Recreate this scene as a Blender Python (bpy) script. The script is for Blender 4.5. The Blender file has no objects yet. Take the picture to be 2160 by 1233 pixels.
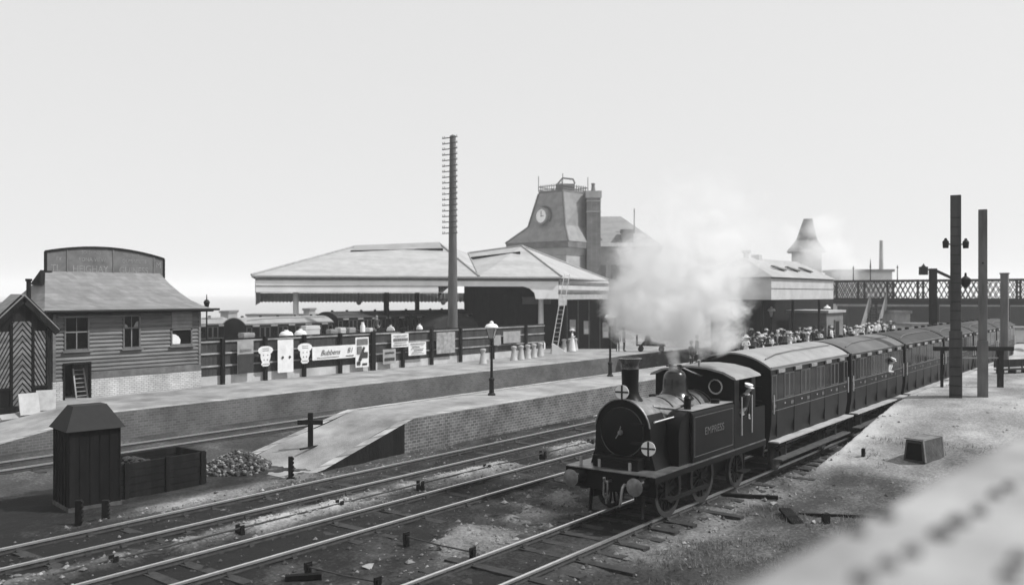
import bpy, bmesh, math, random
import numpy as np
from mathutils import Vector, Matrix, Quaternion
random.seed(7)
R = math.radians
sc = bpy.context.scene
COL = sc.collection

# ------------------------------------------------------------------ camera
# world: X runs along the tracks (away to the right), Y across them (away from the viewer), Z up, rail tops at z = 0
HEAD, EYE, FPX, CX, HY = R(37.5), 5.4, 1850.0, 1080.0, 620.0
CA, SA = math.cos(HEAD), math.sin(HEAD)
cam = bpy.data.cameras.new('camera'); camo = bpy.data.objects.new('camera', cam); COL.objects.link(camo)
camo.location = (0, 0, EYE); camo.rotation_euler = (R(90), 0, HEAD - R(90))
cam.sensor_width = 36; cam.lens = FPX / 2160 * 36; cam.shift_y = 3.5 / 2160
cam.clip_start = 0.1; cam.clip_end = 9000
cam.dof.use_dof = True; cam.dof.focus_distance = 28; cam.dof.aperture_fstop = 0.62
sc.camera = camo

# ------------------------------------------------------------------ sky, sun, exposure
SUN_EL = 51
sun_dir = Vector((0.52, -0.854, 0)).normalized()
w = bpy.data.worlds.new('World'); sc.world = w; w.use_nodes = True
nt = w.node_tree; nt.nodes.clear()
sky = nt.nodes.new('ShaderNodeTexSky'); sky.sky_type = 'NISHITA'; sky.sun_disc = False
sky.sun_elevation = R(SUN_EL); sky.sun_rotation = math.atan2(sun_dir.x, sun_dir.y)
sky.air_density = 1.0; sky.dust_density = 3.0; sky.ozone_density = 1.0
bw = nt.nodes.new('ShaderNodeRGBToBW')
pw = nt.nodes.new('ShaderNodeMath'); pw.operation = 'POWER'; pw.inputs[1].default_value = 0.12
ml = nt.nodes.new('ShaderNodeMath'); ml.operation = 'MULTIPLY'; ml.inputs[1].default_value = 6.9
bg = nt.nodes.new('ShaderNodeBackground'); bg.inputs[1].default_value = 0.1
wo = nt.nodes.new('ShaderNodeOutputWorld')
for a, b in ((sky.outputs[0], bw.inputs[0]), (bw.outputs[0], pw.inputs[0]), (pw.outputs[0], ml.inputs[0]), (ml.outputs[0], bg.inputs[0]), (bg.outputs[0], wo.inputs[0])):
    nt.links.new(a, b)
sl = bpy.data.lights.new('sun', 'SUN'); sl.energy = 4.3; sl.angle = R(0.6); sl.color = (1, 1, 1)
so = bpy.data.objects.new('sun', sl); COL.objects.link(so)
so.rotation_euler = Vector((sun_dir.x * math.cos(R(SUN_EL)), sun_dir.y * math.cos(R(SUN_EL)), math.sin(R(SUN_EL)))).to_track_quat('Z', 'Y').to_euler()
sc.view_settings.view_transform = 'Standard'; sc.view_settings.look = 'None'
sc.view_settings.exposure = 0.0; sc.view_settings.gamma = 1
sc.cycles.volume_bounces = 16; sc.cycles.max_bounces = 18; sc.cycles.volume_step_rate = 1.0; sc.cycles.volume_max_steps = 256

# ------------------------------------------------------------------ places in the world
def cw(right, fwd, z=0.0):
    return Vector((fwd * CA + right * SA, fwd * SA - right * CA, z))
def at(px, py, fwd):
    return cw((px - CX) * fwd / FPX, fwd, EYE - (py - HY) * fwd / FPX)
def ground(px, py, z=0.0):
    f = FPX * (EYE - z) / (py - HY)
    return cw((px - CX) * f / FPX, f, z)
def onY(px, py, Y):
    q = (px - CX) / FPX
    f = Y / (SA - q * CA)
    return cw(q * f, f, EYE - (py - HY) * f / FPX)
def px_of(p):
    f = p[0] * CA + p[1] * SA
    return CX + FPX * (p[0] * SA - p[1] * CA) / f

# ------------------------------------------------------------------ materials (all grey: the photograph is black and white)
MATS = {}
def mat(name, c, var=0.3, scale=2.0, rough=0.85, metal=0.0, bump=0.0, bscale=25.0, spec=0.4, stretch=(1, 1, 1), c2=None):
    if name in MATS: return MATS[name]
    if not metal and 0.04 < c < 0.6: c *= 0.86; c2 = c2 and c2 * 0.86
    m = bpy.data.materials.new(name); m.use_nodes = True; MATS[name] = m
    n = m.node_tree.nodes; l = m.node_tree.links
    b = n['Principled BSDF']; b.inputs['Roughness'].default_value = rough; b.inputs['Metallic'].default_value = metal
    b.inputs['Specular IOR Level'].default_value = spec
    g = n.new('ShaderNodeNewGeometry')
    mp = n.new('ShaderNodeMapping'); mp.inputs['Scale'].default_value = stretch; l.new(g.outputs['Position'], mp.inputs[0])
    t = n.new('ShaderNodeTexNoise'); t.inputs['Scale'].default_value = scale; t.inputs['Detail'].default_value = 8; t.inputs['Roughness'].default_value = 0.65
    l.new(mp.outputs[0], t.inputs['Vector'])
    r = n.new('ShaderNodeValToRGB'); l.new(t.outputs[0], r.inputs[0])
    lo = c * (1 - var) if c2 is None else c; hi = min(0.95, c * (1 + var)) if c2 is None else c2
    r.color_ramp.elements[0].position = 0.32; r.color_ramp.elements[0].color = (lo, lo, lo, 1)
    r.color_ramp.elements[1].position = 0.68; r.color_ramp.elements[1].color = (hi, hi, hi, 1)
    l.new(r.outputs[0], b.inputs['Base Color'])
    if bump:
        t2 = n.new('ShaderNodeTexNoise'); t2.inputs['Scale'].default_value = bscale; t2.inputs['Detail'].default_value = 5
        l.new(mp.outputs[0], t2.inputs['Vector'])
        bp = n.new('ShaderNodeBump'); bp.inputs['Strength'].default_value = bump; bp.inputs['Distance'].default_value = 0.05
        l.new(t2.outputs[0], bp.inputs['Height']); l.new(bp.outputs[0], b.inputs['Normal'])
    return m
def mat_brick(name, c1, c2, mortar, bw_=0.23, bh=0.09, msize=0.012, dirt=0.5, dscale=0.6):
    if name in MATS: return MATS[name]
    m = bpy.data.materials.new(name); m.use_nodes = True; MATS[name] = m
    n = m.node_tree.nodes; l = m.node_tree.links; b = n['Principled BSDF']; b.inputs['Roughness'].default_value = 0.9
    g = n.new('ShaderNodeNewGeometry'); s = n.new('ShaderNodeSeparateXYZ'); l.new(g.outputs['Position'], s.inputs[0])
    ad = n.new('ShaderNodeMath'); ad.operation = 'ADD'; l.new(s.outputs[0], ad.inputs[0]); l.new(s.outputs[1], ad.inputs[1])
    cb = n.new('ShaderNodeCombineXYZ'); l.new(ad.outputs[0], cb.inputs[0]); l.new(s.outputs[2], cb.inputs[1])
    k = n.new('ShaderNodeTexBrick'); l.new(cb.outputs[0], k.inputs['Vector'])
    k.inputs['Scale'].default_value = 1; k.inputs['Brick Width'].default_value = bw_; k.inputs['Row Height'].default_value = bh; k.inputs['Mortar Size'].default_value = msize
    for nm, v in (('Color1', c1), ('Color2', c2), ('Mortar', mortar)): k.inputs[nm].default_value = (v, v, v, 1)
    t = n.new('ShaderNodeTexNoise'); t.inputs['Scale'].default_value = dscale; t.inputs['Detail'].default_value = 9; t.inputs['Roughness'].default_value = 0.7; l.new(g.outputs['Position'], t.inputs['Vector'])
    r = n.new('ShaderNodeValToRGB'); l.new(t.outputs[0], r.inputs[0])
    r.color_ramp.elements[0].position = 0.35; r.color_ramp.elements[0].color = (1 - dirt,) * 3 + (1,)
    r.color_ramp.elements[1].position = 0.62; r.color_ramp.elements[1].color = (1, 1, 1, 1)
    mx = n.new('ShaderNodeMix'); mx.data_type = 'RGBA'; mx.blend_type = 'MULTIPLY'; mx.inputs[0].default_value = 1
    l.new(k.outputs[0], mx.inputs[6]); l.new(r.outputs[0], mx.inputs[7]); l.new(mx.outputs[2], b.inputs['Base Color'])
    bp = n.new('ShaderNodeBump'); bp.inputs['Strength'].default_value = 0.4; bp.inputs['Distance'].default_value = 0.02
    l.new(k.outputs['Fac'], bp.inputs['Height']); bp.invert = True; l.new(bp.outputs[0], b.inputs['Normal'])
    return m
def mat_rows(name, c, dark, pitch, var=0.25, rough=0.8, vert=False):
    """plain surface with thin darker joints every <pitch> metres up the wall or roof (slates, boards) and blotches"""
    if name in MATS: return MATS[name]
    m = mat(name, c, var, 1.2, rough); n = m.node_tree.nodes; l = m.node_tree.links
    b = n['Principled BSDF']; src = b.inputs['Base Color'].links[0].from_socket
    g = n.new('ShaderNodeNewGeometry'); s = n.new('ShaderNodeSeparateXYZ'); l.new(g.outputs['Position'], s.inputs[0])
    a = n.new('ShaderNodeMath'); a.operation = 'MULTIPLY'; a.inputs[1].default_value = 1 / pitch
    if vert:
        ad = n.new('ShaderNodeMath'); ad.operation = 'ADD'; l.new(s.outputs[0], ad.inputs[0]); l.new(s.outputs[1], ad.inputs[1]); l.new(ad.outputs[0], a.inputs[0])
    else: l.new(s.outputs[2], a.inputs[0])
    f = n.new('ShaderNodeMath'); f.operation = 'FRACT'; l.new(a.outputs[0], f.inputs[0])
    lt = n.new('ShaderNodeMath'); lt.operation = 'LESS_THAN'; lt.inputs[1].default_value = 0.16; l.new(f.outputs[0], lt.inputs[0])
    sc_ = n.new('ShaderNodeMath'); sc_.operation = 'MULTIPLY'; sc_.inputs[1].default_value = 0.7; l.new(lt.outputs[0], sc_.inputs[0])
    mx = n.new('ShaderNodeMix'); mx.data_type = 'RGBA'; l.new(sc_.outputs[0], mx.inputs[0]); l.new(src, mx.inputs[6]); mx.inputs[7].default_value = (dark, dark, dark, 1)
    l.new(mx.outputs[2], b.inputs['Base Color'])
    return m

def add_cells(m, amt, zp=None, zo=0.0, hp=None):
    """every board, slate or sheet of its own slightly different shade"""
    n = m.node_tree.nodes; l = m.node_tree.links; b = n['Principled BSDF']; src = b.inputs['Base Color'].links[0].from_socket
    g = n.new('ShaderNodeNewGeometry'); s = n.new('ShaderNodeSeparateXYZ'); l.new(g.outputs['Position'], s.inputs[0]); cb = n.new('ShaderNodeCombineXYZ')
    def cell(sock, p, o):
        a = n.new('ShaderNodeMath'); a.operation = 'MULTIPLY_ADD'; l.new(sock, a.inputs[0]); a.inputs[1].default_value = 1 / p; a.inputs[2].default_value = -o / p
        f = n.new('ShaderNodeMath'); f.operation = 'FLOOR'; l.new(a.outputs[0], f.inputs[0]); return f
    fz = None
    if zp: fz = cell(s.outputs[2], zp, zo); l.new(fz.outputs[0], cb.inputs[0])
    if hp:
        ad = n.new('ShaderNodeMath'); ad.operation = 'ADD'; l.new(s.outputs[0], ad.inputs[0]); l.new(s.outputs[1], ad.inputs[1])
        if fz:
            sh = n.new('ShaderNodeMath'); sh.operation = 'MULTIPLY_ADD'; l.new(fz.outputs[0], sh.inputs[0]); sh.inputs[1].default_value = hp * 0.5; l.new(ad.outputs[0], sh.inputs[2]); ad = sh
        l.new(cell(ad.outputs[0], hp, 0).outputs[0], cb.inputs[1])
    wn = n.new('ShaderNodeTexWhiteNoise'); wn.noise_dimensions = '3D'; l.new(cb.outputs[0], wn.inputs['Vector'])
    mr = n.new('ShaderNodeMapRange'); mr.inputs['To Min'].default_value = 1 - amt; mr.inputs['To Max'].default_value = 1 + amt; l.new(wn.outputs['Value'], mr.inputs['Value'])
    mx = n.new('ShaderNodeMix'); mx.data_type = 'RGBA'; mx.blend_type = 'MULTIPLY'; mx.inputs[0].default_value = 1; l.new(src, mx.inputs[6]); l.new(mr.outputs[0], mx.inputs[7])
    l.new(mx.outputs[2], b.inputs['Base Color'])

# ------------------------------------------------------------------ mesh builder
class MB:
    def __init__(s): s.v = []; s.f = []; s.m = []
    def add(s, vs, fs, mi=0):
        o = len(s.v); s.v += [tuple(p) for p in vs]
        for q in fs: s.f.append([o + i for i in q]); s.m.append(mi)
        return s
    def box(s, x0, x1, y0, y1, z0, z1, mi=0, M=None):
        vs = [Vector((x, y, z)) for z in (z0, z1) for y in (y0, y1) for x in (x0, x1)]
        if M is not None: vs = [M @ p for p in vs]
        return s.add(vs, [(0, 2, 3, 1), (4, 5, 7, 6), (0, 1, 5, 4), (2, 6, 7, 3), (0, 4, 6, 2), (1, 3, 7, 5)], mi)
    def bar(s, p, q, w_, h, mi=0, up=(0, 0, 1)):
        p = Vector(p); q = Vector(q); d = (q - p); L = d.length; d.normalize()
        u = Vector(up)
        if abs(d.dot(u)) > 0.98: u = Vector((1, 0, 0))
        sd = d.cross(u).normalized(); u = sd.cross(d)
        M = Matrix((sd, d, u)).transposed().to_4x4(); M.translation = p
        return s.box(-w_ / 2, w_ / 2, 0, L, -h / 2, h / 2, mi, M)
    def prism(s, poly, axis, a0, a1, mi=0):
        n = len(poly)
        def P(u, v, a): return {'x': (a, u, v), 'y': (u, a, v), 'z': (u, v, a)}[axis]
        vs = [P(u, v, a0) for u, v in poly] + [P(u, v, a1) for u, v in poly]
        fs = [tuple(range(n))[::-1], tuple(range(n, 2 * n))] + [(i, (i + 1) % n, n + (i + 1) % n, n + i) for i in range(n)]
        return s.add(vs, fs, mi)
    def tube(s, pts, r, n=8, mi=0):
        pts = [Vector(p) for p in pts]; k = len(pts); rs = r if isinstance(r, (list, tuple)) else [r] * k
        vs = []; prev = None
        for i, p in enumerate(pts):
            d = (pts[min(i + 1, k - 1)] - pts[max(i - 1, 0)]).normalized()
            if prev is None:
                a = Vector((0, 0, 1)) if abs(d.z) < 0.9 else Vector((1, 0, 0))
                u = d.cross(a).normalized()
            else: u = (prev - d * prev.dot(d)).normalized()
            prev = u; v = d.cross(u)
            vs += [p + (u * math.cos(2 * math.pi * j / n) + v * math.sin(2 * math.pi * j / n)) * rs[i] for j in range(n)]
        fs = [(i * n + j, i * n + (j + 1) % n, (i + 1) * n + (j + 1) % n, (i + 1) * n + j) for i in range(k - 1) for j in range(n)]
        fs += [tuple(range(n))[::-1], tuple(range((k - 1) * n, k * n))]
        return s.add(vs, fs, mi)
    def lathe(s, prof, n=20, loc=(0, 0, 0), axis='z', mi=0, close=True):
        vs = []; k = len(prof)
        for r, h in prof:
            for j in range(n):
                a = 2 * math.pi * j / n; c, t = r * math.cos(a), r * math.sin(a)
                p = {'z': (c, t, h), 'x': (h, c, t), 'y': (t, h, c)}[axis]
                vs.append((p[0] + loc[0], p[1] + loc[1], p[2] + loc[2]))
        fs = [(i * n + j, i * n + (j + 1) % n, (i + 1) * n + (j + 1) % n, (i + 1) * n + j) for i in range(k - 1) for j in range(n)]
        if close: fs += [tuple(range(n))[::-1], tuple(range((k - 1) * n, k * n))]
        return s.add(vs, fs, mi)
    def ball(s, c, r, mi=0, n=12, sq=(1, 1, 1)):
        k = n // 2
        prof = [(max(1e-3, math.sin(math.pi * i / k)) * r, -math.cos(math.pi * i / k) * r) for i in range(k + 1)]
        o = len(s.v); s.lathe(prof, n, (0, 0, 0), 'z', mi)
        s.v[o:] = [(c[0] + x * sq[0], c[1] + y * sq[1], c[2] + z * sq[2]) for x, y, z in s.v[o:]]
        return s
    def build(s, name, mats, parent=None, loc=None, rotz=0.0, smooth=None, bevel=0.0):
        me = bpy.data.meshes.new(name); me.from_pydata(s.v, [], s.f)
        if not isinstance(mats, (list, tuple)): mats = [mats]
        for m in mats: me.materials.append(m)
        me.polygons.foreach_set('material_index', s.m)
        bm = bmesh.new(); bm.from_mesh(me); bmesh.ops.recalc_face_normals(bm, faces=bm.faces); bm.to_mesh(me); bm.free()
        if smooth:
            me.polygons.foreach_set('use_smooth', [True] * len(me.polygons)); me.set_sharp_from_angle(angle=R(smooth))
        me.update()
        o = bpy.data.objects.new(name, me); COL.objects.link(o)
        if parent is not None: o.parent = parent
        if loc is not None: o.location = loc
        o.rotation_euler[2] = rotz
        if bevel:
            b = o.modifiers.new('edge', 'BEVEL'); b.width = bevel; b.segments = 2; b.limit_method = 'ANGLE'
        return o
def tag(o, label=None, cat=None, group=None, kind=None):
    if label: o['label'] = label
    if cat: o['category'] = cat
    if group: o['group'] = group
    if kind: o['kind'] = kind
    return o
def thing(name, label, cat, loc=(0, 0, 0), rotz=0.0, group=None):
    o = bpy.data.objects.new(name, None); COL.objects.link(o); o.location = loc; o.rotation_euler[2] = rotz
    o.empty_display_size = 0.2
    return tag(o, label, cat, group)
def copy_tree(o, parent=None):
    c = o.copy(); COL.objects.link(c)
    if parent is not None: c.parent = parent
    for ch in list(o.children): copy_tree(ch, c)
    return c
def text(name, body, size, m, parent, loc, rot=(R(90), 0, 0), ext=0.004, shear=0.0, sx=1.0, align='CENTER'):
    cu = bpy.data.curves.new(name, 'FONT'); cu.body = body; cu.size = size; cu.extrude = ext; cu.align_x = align; cu.align_y = 'CENTER'; cu.shear = shear
    t = bpy.data.objects.new(name, cu); COL.objects.link(t)
    dg = bpy.context.evaluated_depsgraph_get(); me = bpy.data.meshes.new_from_object(t.evaluated_get(dg))
    bpy.data.objects.remove(t); me.materials.clear(); me.materials.append(m)
    o = bpy.data.objects.new(name, me); COL.objects.link(o); o.parent = parent; o.location = loc; o.rotation_euler = rot; o.scale = (sx, 1, 1)
    return o
ORD = ['first', 'second', 'third', 'fourth', 'fifth', 'sixth', 'seventh', 'eighth', 'ninth', 'tenth', 'eleventh', 'twelfth', 'thirteenth', 'fourteenth', 'fifteenth', 'sixteenth', 'seventeenth', 'eighteenth', 'nineteenth', 'twentieth'] + ['twenty-' + w_ for w_ in ('first', 'second', 'third', 'fourth', 'fifth', 'sixth', 'seventh', 'eighth', 'ninth')] + ['thirtieth'] + ['thirty-' + w_ for w_ in ('first', 'second', 'third', 'fourth', 'fifth', 'sixth', 'seventh', 'eighth', 'ninth')]

# numpy value noise
def vn(x, y, seed=0):
    ix = np.floor(x); iy = np.floor(y); fx = x - ix; fy = y - iy
    fx = fx * fx * (3 - 2 * fx); fy = fy * fy * (3 - 2 * fy)
    def h(a, b): 
        t = np.sin(a * 127.1 + b * 311.7 + seed * 74.7) * 43758.5453
        return t - np.floor(t)
    return (h(ix, iy) * (1 - fx) + h(ix + 1, iy) * fx) * (1 - fy) + (h(ix, iy + 1) * (1 - fx) + h(ix + 1, iy + 1) * fx) * fy
def fbm(x, y, seed=0, o=4):
    s = 0; a = 0.5; t = 0
    for i in range(o): s = s + a * vn(x * 2 ** i, y * 2 ** i, seed + i); t += a; a *= 0.55
    return s / t
def sstep(a, b, x):
    t = np.clip((x - a) / (b - a), 0, 1); return t * t * (3 - 2 * t)

M_iron = mat('black_iron', 0.008, 0.3, 3, 0.6, spec=0.2)
M_gloss = mat('glossy_black_paint', 0.006, 0.3, 1.5, 0.4, spec=0.12)
M_dome = mat('polished_black_dome', 0.008, 0.3, 1.5, 0.24, spec=0.5)
M_sheet = mat('boiler_paint', 0.24, 0.45, 3.5, 0.42, metal=0.8)
M_steel = mat('polished_steel', 0.8, 0.1, 8, 0.42, metal=1.0)
M_brass = mat('bright_brass', 0.75, 0.1, 6, 0.25, metal=1.0)
M_rust = mat('rusty_rail_side', 0.045, 0.4, 6, 0.9)
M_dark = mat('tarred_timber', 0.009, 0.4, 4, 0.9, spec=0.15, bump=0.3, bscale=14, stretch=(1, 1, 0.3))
M_timber = mat('weathered_timber', 0.07, 0.45, 4, 0.9, bump=0.3, bscale=14)
M_board = mat('weatherboard', 0.17, 0.35, 2.2, 0.85, bump=0.2, bscale=18, stretch=(0.35, 0.35, 2.5))
M_boardm = mat('weatherboard_grey', 0.13, 0.4, 2.2, 0.85)
M_white = mat('white_paint', 0.74, 0.1, 1.2, 0.6)
M_cream = mat('cream_paint', 0.55, 0.15, 0.8, 0.65)
M_greyp = mat('grey_paint', 0.3, 0.25, 1.0, 0.7)
M_mid = mat('mid_grey_paint', 0.16, 0.3, 1.0, 0.7)
M_glass = mat('dark_glass', 0.006, 0.2, 1.0, 0.12, spec=0.18)
M_void = mat('interior_shade', 0.006, 0.2, 1.0, 1.0, spec=0.0)  # near black that paints in the shade of openings
M_ash = mat('platform_gravel', 0.3, 0.45, 0.55, 0.95, bump=0.5, bscale=22)
M_cope = mat_rows('coping_stone', 0.36, 0.08, 0.75, 0.4, 0.9, vert=True)
M_brick = mat_brick('sooty_brick', 0.17, 0.09, 0.3, bh=0.11, dirt=0.6, dscale=0.9)
M_brick2 = mat_brick('grey_brick', 0.13, 0.085, 0.16, bh=0.1, dirt=0.5, dscale=0.5)
M_brickw = mat_brick('limewashed_brick', 0.62, 0.5, 0.3, bh=0.085, dirt=0.45, dscale=0.8)
M_slate = mat_rows('roof_slate', 0.2, 0.14, 0.16, 0.22, 0.7)
M_slate2 = mat_rows('tower_slate', 0.27, 0.22, 0.25, 0.15, 0.65)
M_zinc = mat_rows('zinc_roof', 0.4, 0.33, 0.6, 0.16, 0.6, vert=True)
M_stone = mat('building_stone', 0.4, 0.2, 0.7, 0.85)
M_sleeper = mat('oily_sleeper', 0.028, 0.5, 5, 0.9, bump=0.3)
M_canvas = mat('roof_canvas', 0.29, 0.2, 1.2, 0.85)
M_canvasd = mat('sooty_roof_canvas', 0.038, 0.6, 0.8, 0.85)
M_coach = mat('coach_varnish', 0.011, 0.4, 1.2, 0.45, spec=0.15)
M_coachp = mat('coach_upper_panel', 0.07, 0.3, 1.2, 0.4, spec=0.3)
M_line = mat('pale_lining', 0.4, 0.3, 6, 0.5)
M_skin = mat('skin', 0.42, 0.12, 6, 0.6)
M_suit = mat('dark_cloth', 0.02, 0.3, 6, 0.9)
M_suit2 = mat('grey_cloth', 0.1, 0.3, 6, 0.9)
M_shirt = mat('white_cloth', 0.7, 0.12, 5, 0.85)
M_hair = mat('dark_hair', 0.02, 0.3, 20, 0.7)
M_paper = mat('poster_paper', 0.66, 0.12, 2.5, 0.8)
M_paperg = mat('grey_poster_paper', 0.34, 0.2, 2.5, 0.8)
M_ink = mat('printing_ink', 0.03, 0.3, 5, 0.8)
M_inkf = mat('faded_ink', 0.16, 0.3, 5, 0.8)
M_coal = mat('coal', 0.03, 0.5, 8, 0.5, c2=0.3)
M_churn = mat('tinned_churn', 0.42, 0.15, 4, 0.55)
M_pole = mat('creosoted_pole', 0.12, 0.35, 2.5, 0.85, stretch=(1, 1, 0.15))
M_scrap = mat('grubby_paper', 0.28, 0.3, 5, 0.9)
add_cells(M_board, 0.22, 0.172, 1.728); add_cells(M_boardm, 0.2, 0.172, 1.728); add_cells(M_slate, 0.16, 0.16, 0.0, 0.27); add_cells(M_slate2, 0.09, 0.5, 0.0, 0.9); add_cells(M_zinc, 0.1, None, 0, 0.6); add_cells(M_dark, 0.4, None, 0, 0.23); add_cells(M_cope, 0.2, None, 0, 0.75)
M_sand = mat('pale_sand', 0.45, 0.2, 1.2, 0.95)

# ================================================================== GROUND
T3, T2, T1, T0 = 10.82, 15.68, 19.25, 29.6           # track centre lines
P2N, P2F, P1N = 21.7, 25.3, 32.3                     # platform faces
def gz(x, y):
    z = -0.20 + 0.10 * (fbm(x * 1.3, y * 1.3, 3) - 0.5) + 0.05 * (fbm(x * 5, y * 5, 9, 3) - 0.5)
    for c in (T3, T2, T1, T0):
        d = np.abs(y - c)
        z = z + 0.055 * (1 - sstep(1.0, 1.9, d))
    mound = np.exp(-((y - 17.45) / 0.55) ** 2) * sstep(0.42, 0.62, fbm(x * 0.5, y * 0.3, 21)) * 0.22
    mound = mound + np.exp(-((y - 13.4) / 0.8) ** 2) * sstep(0.45, 0.65, fbm(x * 0.45, y * 0.4, 27)) * 0.16
    mound = mound + np.exp(-((y - 21.0) / 0.6) ** 2) * sstep(0.4, 0.6, fbm(x * 0.4, y * 0.4, 33)) * 0.12 * (x < 18)
    z = z + mound * (0.7 + 0.6 * fbm(x * 4, y * 4, 41))
    rough = 0.10 * (fbm(x * 0.9, y * 0.9, 51) - 0.5) + 0.05 * (fbm(x * 3.5, y * 3.5, 53) - 0.5)
    ramp = np.clip((x - 26.3) / 13.7, 0, 1); ramp = ramp * ramp * (3 - 2 * ramp) * 1.0 + 0.03
    side = 1 - sstep(9.18, 9.34, y)
    z = np.where(y < 9.34, z * (1 - side * sstep(25, 29, x)) + side * (ramp + 0.15 + (1 - np.clip((x - 36) / 4, 0, 1)) * rough - 0.2 * (1 - sstep(26, 38, x))) * sstep(25, 29, x), z)
    z = np.where(y < 8.6, z + (1 - sstep(25, 29, x)) * rough, z)
    z = np.where(y > 34, 0.2, z)
    z = np.where((y > 31.6) & (y <= 34), -0.15, z)
    far = np.maximum(np.abs(x), np.abs(y)) > 250
    return np.where(far, -0.2, z)
def gtone(x, y):
    t = 0.22 + 0.5 * (fbm(x * 0.45, y * 0.7, 5) - 0.5) + 0.4 * (fbm(x * 1.6, y * 2.2, 15) - 0.5)
    t = t + 0.55 * np.exp(-((y - 17.45) / 0.6) ** 2) * sstep(0.4, 0.6, fbm(x * 0.5, y * 0.3, 21))
    t = t + 0.30 * np.exp(-((y - 13.2) / 1.0) ** 2) * sstep(0.42, 0.62, fbm(x * 0.45, y * 0.4, 27))
    t = t + 0.45 * np.exp(-((y - 21.3) / 0.7) ** 2 - ((x - 14) / 3.5) ** 2)
    t = t - 0.26 * (1 - sstep(8, 17, x)) * sstep(11, 15, y)  # ash-dark ground, darkened further to paint in a vignette
    for c in (T2, T1): t = t - 0.10 * (1 - sstep(0.6, 1.0, np.abs(y - c)))
    t = t - 0.10 * (1 - sstep(0.5, 0.9, np.abs(y - T3)))
    t = t + (0.04 - 0.25 * (fbm(x * 1.6, y * 2.2, 15) - 0.5)) * (1 - sstep(8.4, 9.7, y)) + 0.38 * (1 - sstep(9.2, 9.5, y)) * sstep(24.5, 31, x + 1.5 * (fbm(x * 0.7, y * 0.7, 61) - 0.5) * 4)
    t = np.where(y > 26, 0.28 + 0.4 * (fbm(x * 0.8, y * 0.8, 71) - 0.5), t)
    t = np.where(y > 34, 0.3, t); t = np.where(np.maximum(np.abs(x), np.abs(y)) > 85, 0.8, t)  # distant ground made paler to imitate mist
    t = t + 0.3 * np.exp(-((y - 9.2) / 0.7) ** 2) * sstep(14, 17, x) * (0.4 + 0.8 * fbm(x * 1.1, y * 0.8, 81))
    return np.clip(t, 0.0, 1.0)
gx = np.concatenate([[-7000, -2500, -900, -300, -120, -50, -20, -6, 0, 4], np.arange(6, 50, 0.16), np.arange(50, 92, 0.6), [100, 120, 150, 200, 300, 500, 900, 2000, 4000, 8000]])
gy = np.concatenate([[-7000, -2500, -900, -300, -120, -50, -20, -8, -2], np.arange(1, 9.1, 0.18), np.arange(9.1, 9.45, 0.06), np.arange(9.5, 24, 0.14), np.arange(24, 36, 0.3), [40, 50, 70, 100, 140, 200, 300, 500, 900, 2000, 4000, 8000]])
GX, GY = np.meshgrid(gx, gy)
GZ = gz(GX, GY); GT = gtone(GX, GY)
nx, ny = len(gx), len(gy)
me = bpy.data.meshes.new('ground')
vs = np.stack([GX, GY, GZ], -1).reshape(-1, 3)
i = np.arange(ny - 1)[:, None] * nx + np.arange(nx - 1)[None, :]
fs = np.stack([i, i + 1, i + nx + 1, i + nx], -1).reshape(-1, 4)
me.from_pydata(vs.tolist(), [], fs.tolist())
at_ = me.attributes.new('tone', 'FLOAT', 'POINT'); at_.data.foreach_set('value', GT.reshape(-1).astype(np.float32))
me.polygons.foreach_set('use_smooth', [True] * len(me.polygons))
mg = bpy.data.materials.new('cinders_and_gravel'); mg.use_nodes = True
n = mg.node_tree.nodes; l = mg.node_tree.links; b = n['Principled BSDF']; b.inputs['Roughness'].default_value = 0.95; b.inputs['Specular IOR Level'].default_value = 0.15
a = n.new('ShaderNodeAttribute'); a.attribute_name = 'tone'
g = n.new('ShaderNodeNewGeometry')
t = n.new('ShaderNodeTexNoise'); t.inputs['Scale'].default_value = 9; t.inputs['Detail'].default_value = 10; t.inputs['Roughness'].default_value = 0.75; l.new(g.outputs['Position'], t.inputs['Vector'])
t3 = n.new('ShaderNodeTexVoronoi'); t3.inputs['Scale'].default_value = 14; l.new(g.outputs['Position'], t3.inputs['Vector'])
m1 = n.new('ShaderNodeMath'); m1.operation = 'MULTIPLY_ADD'; l.new(t.outputs[0], m1.inputs[0]); m1.inputs[1].default_value = 0.65; m1.inputs[2].default_value = -0.325
m2 = n.new('ShaderNodeMath'); m2.operation = 'ADD'; l.new(m1.outputs[0], m2.inputs[0]); l.new(a.outputs['Fac'], m2.inputs[1])
m3 = n.new('ShaderNodeMath'); m3.operation = 'MULTIPLY_ADD'; l.new(t3.outputs['Distance'], m3.inputs[0]); m3.inputs[1].default_value = -0.16; l.new(m2.outputs[0], m3.inputs[2])
r = n.new('ShaderNodeValToRGB'); l.new(m3.outputs[0], r.inputs[0])
r.color_ramp.elements[0].position = 0.0; r.color_ramp.elements[0].color = (0.016, 0.016, 0.016, 1)
r.color_ramp.elements[1].position = 0.85; r.color_ramp.elements[1].color = (0.48, 0.48, 0.48, 1)
e = r.color_ramp.elements.new(0.25); e.color = (0.06, 0.06, 0.06, 1)
e = r.color_ramp.elements.new(0.5); e.color = (0.2, 0.2, 0.2, 1)
l.new(r.outputs[0], b.inputs['Base Color'])
bp = n.new('ShaderNodeBump'); bp.inputs['Strength'].default_value = 0.6; bp.inputs['Distance'].default_value = 0.06
l.new(t.outputs[0], bp.inputs['Height']); l.new(bp.outputs[0], b.inputs['Normal'])
me.materials.append(mg)
go = bpy.data.objects.new('ground', me); COL.objects.link(go); tag(go, kind='structure')

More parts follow.
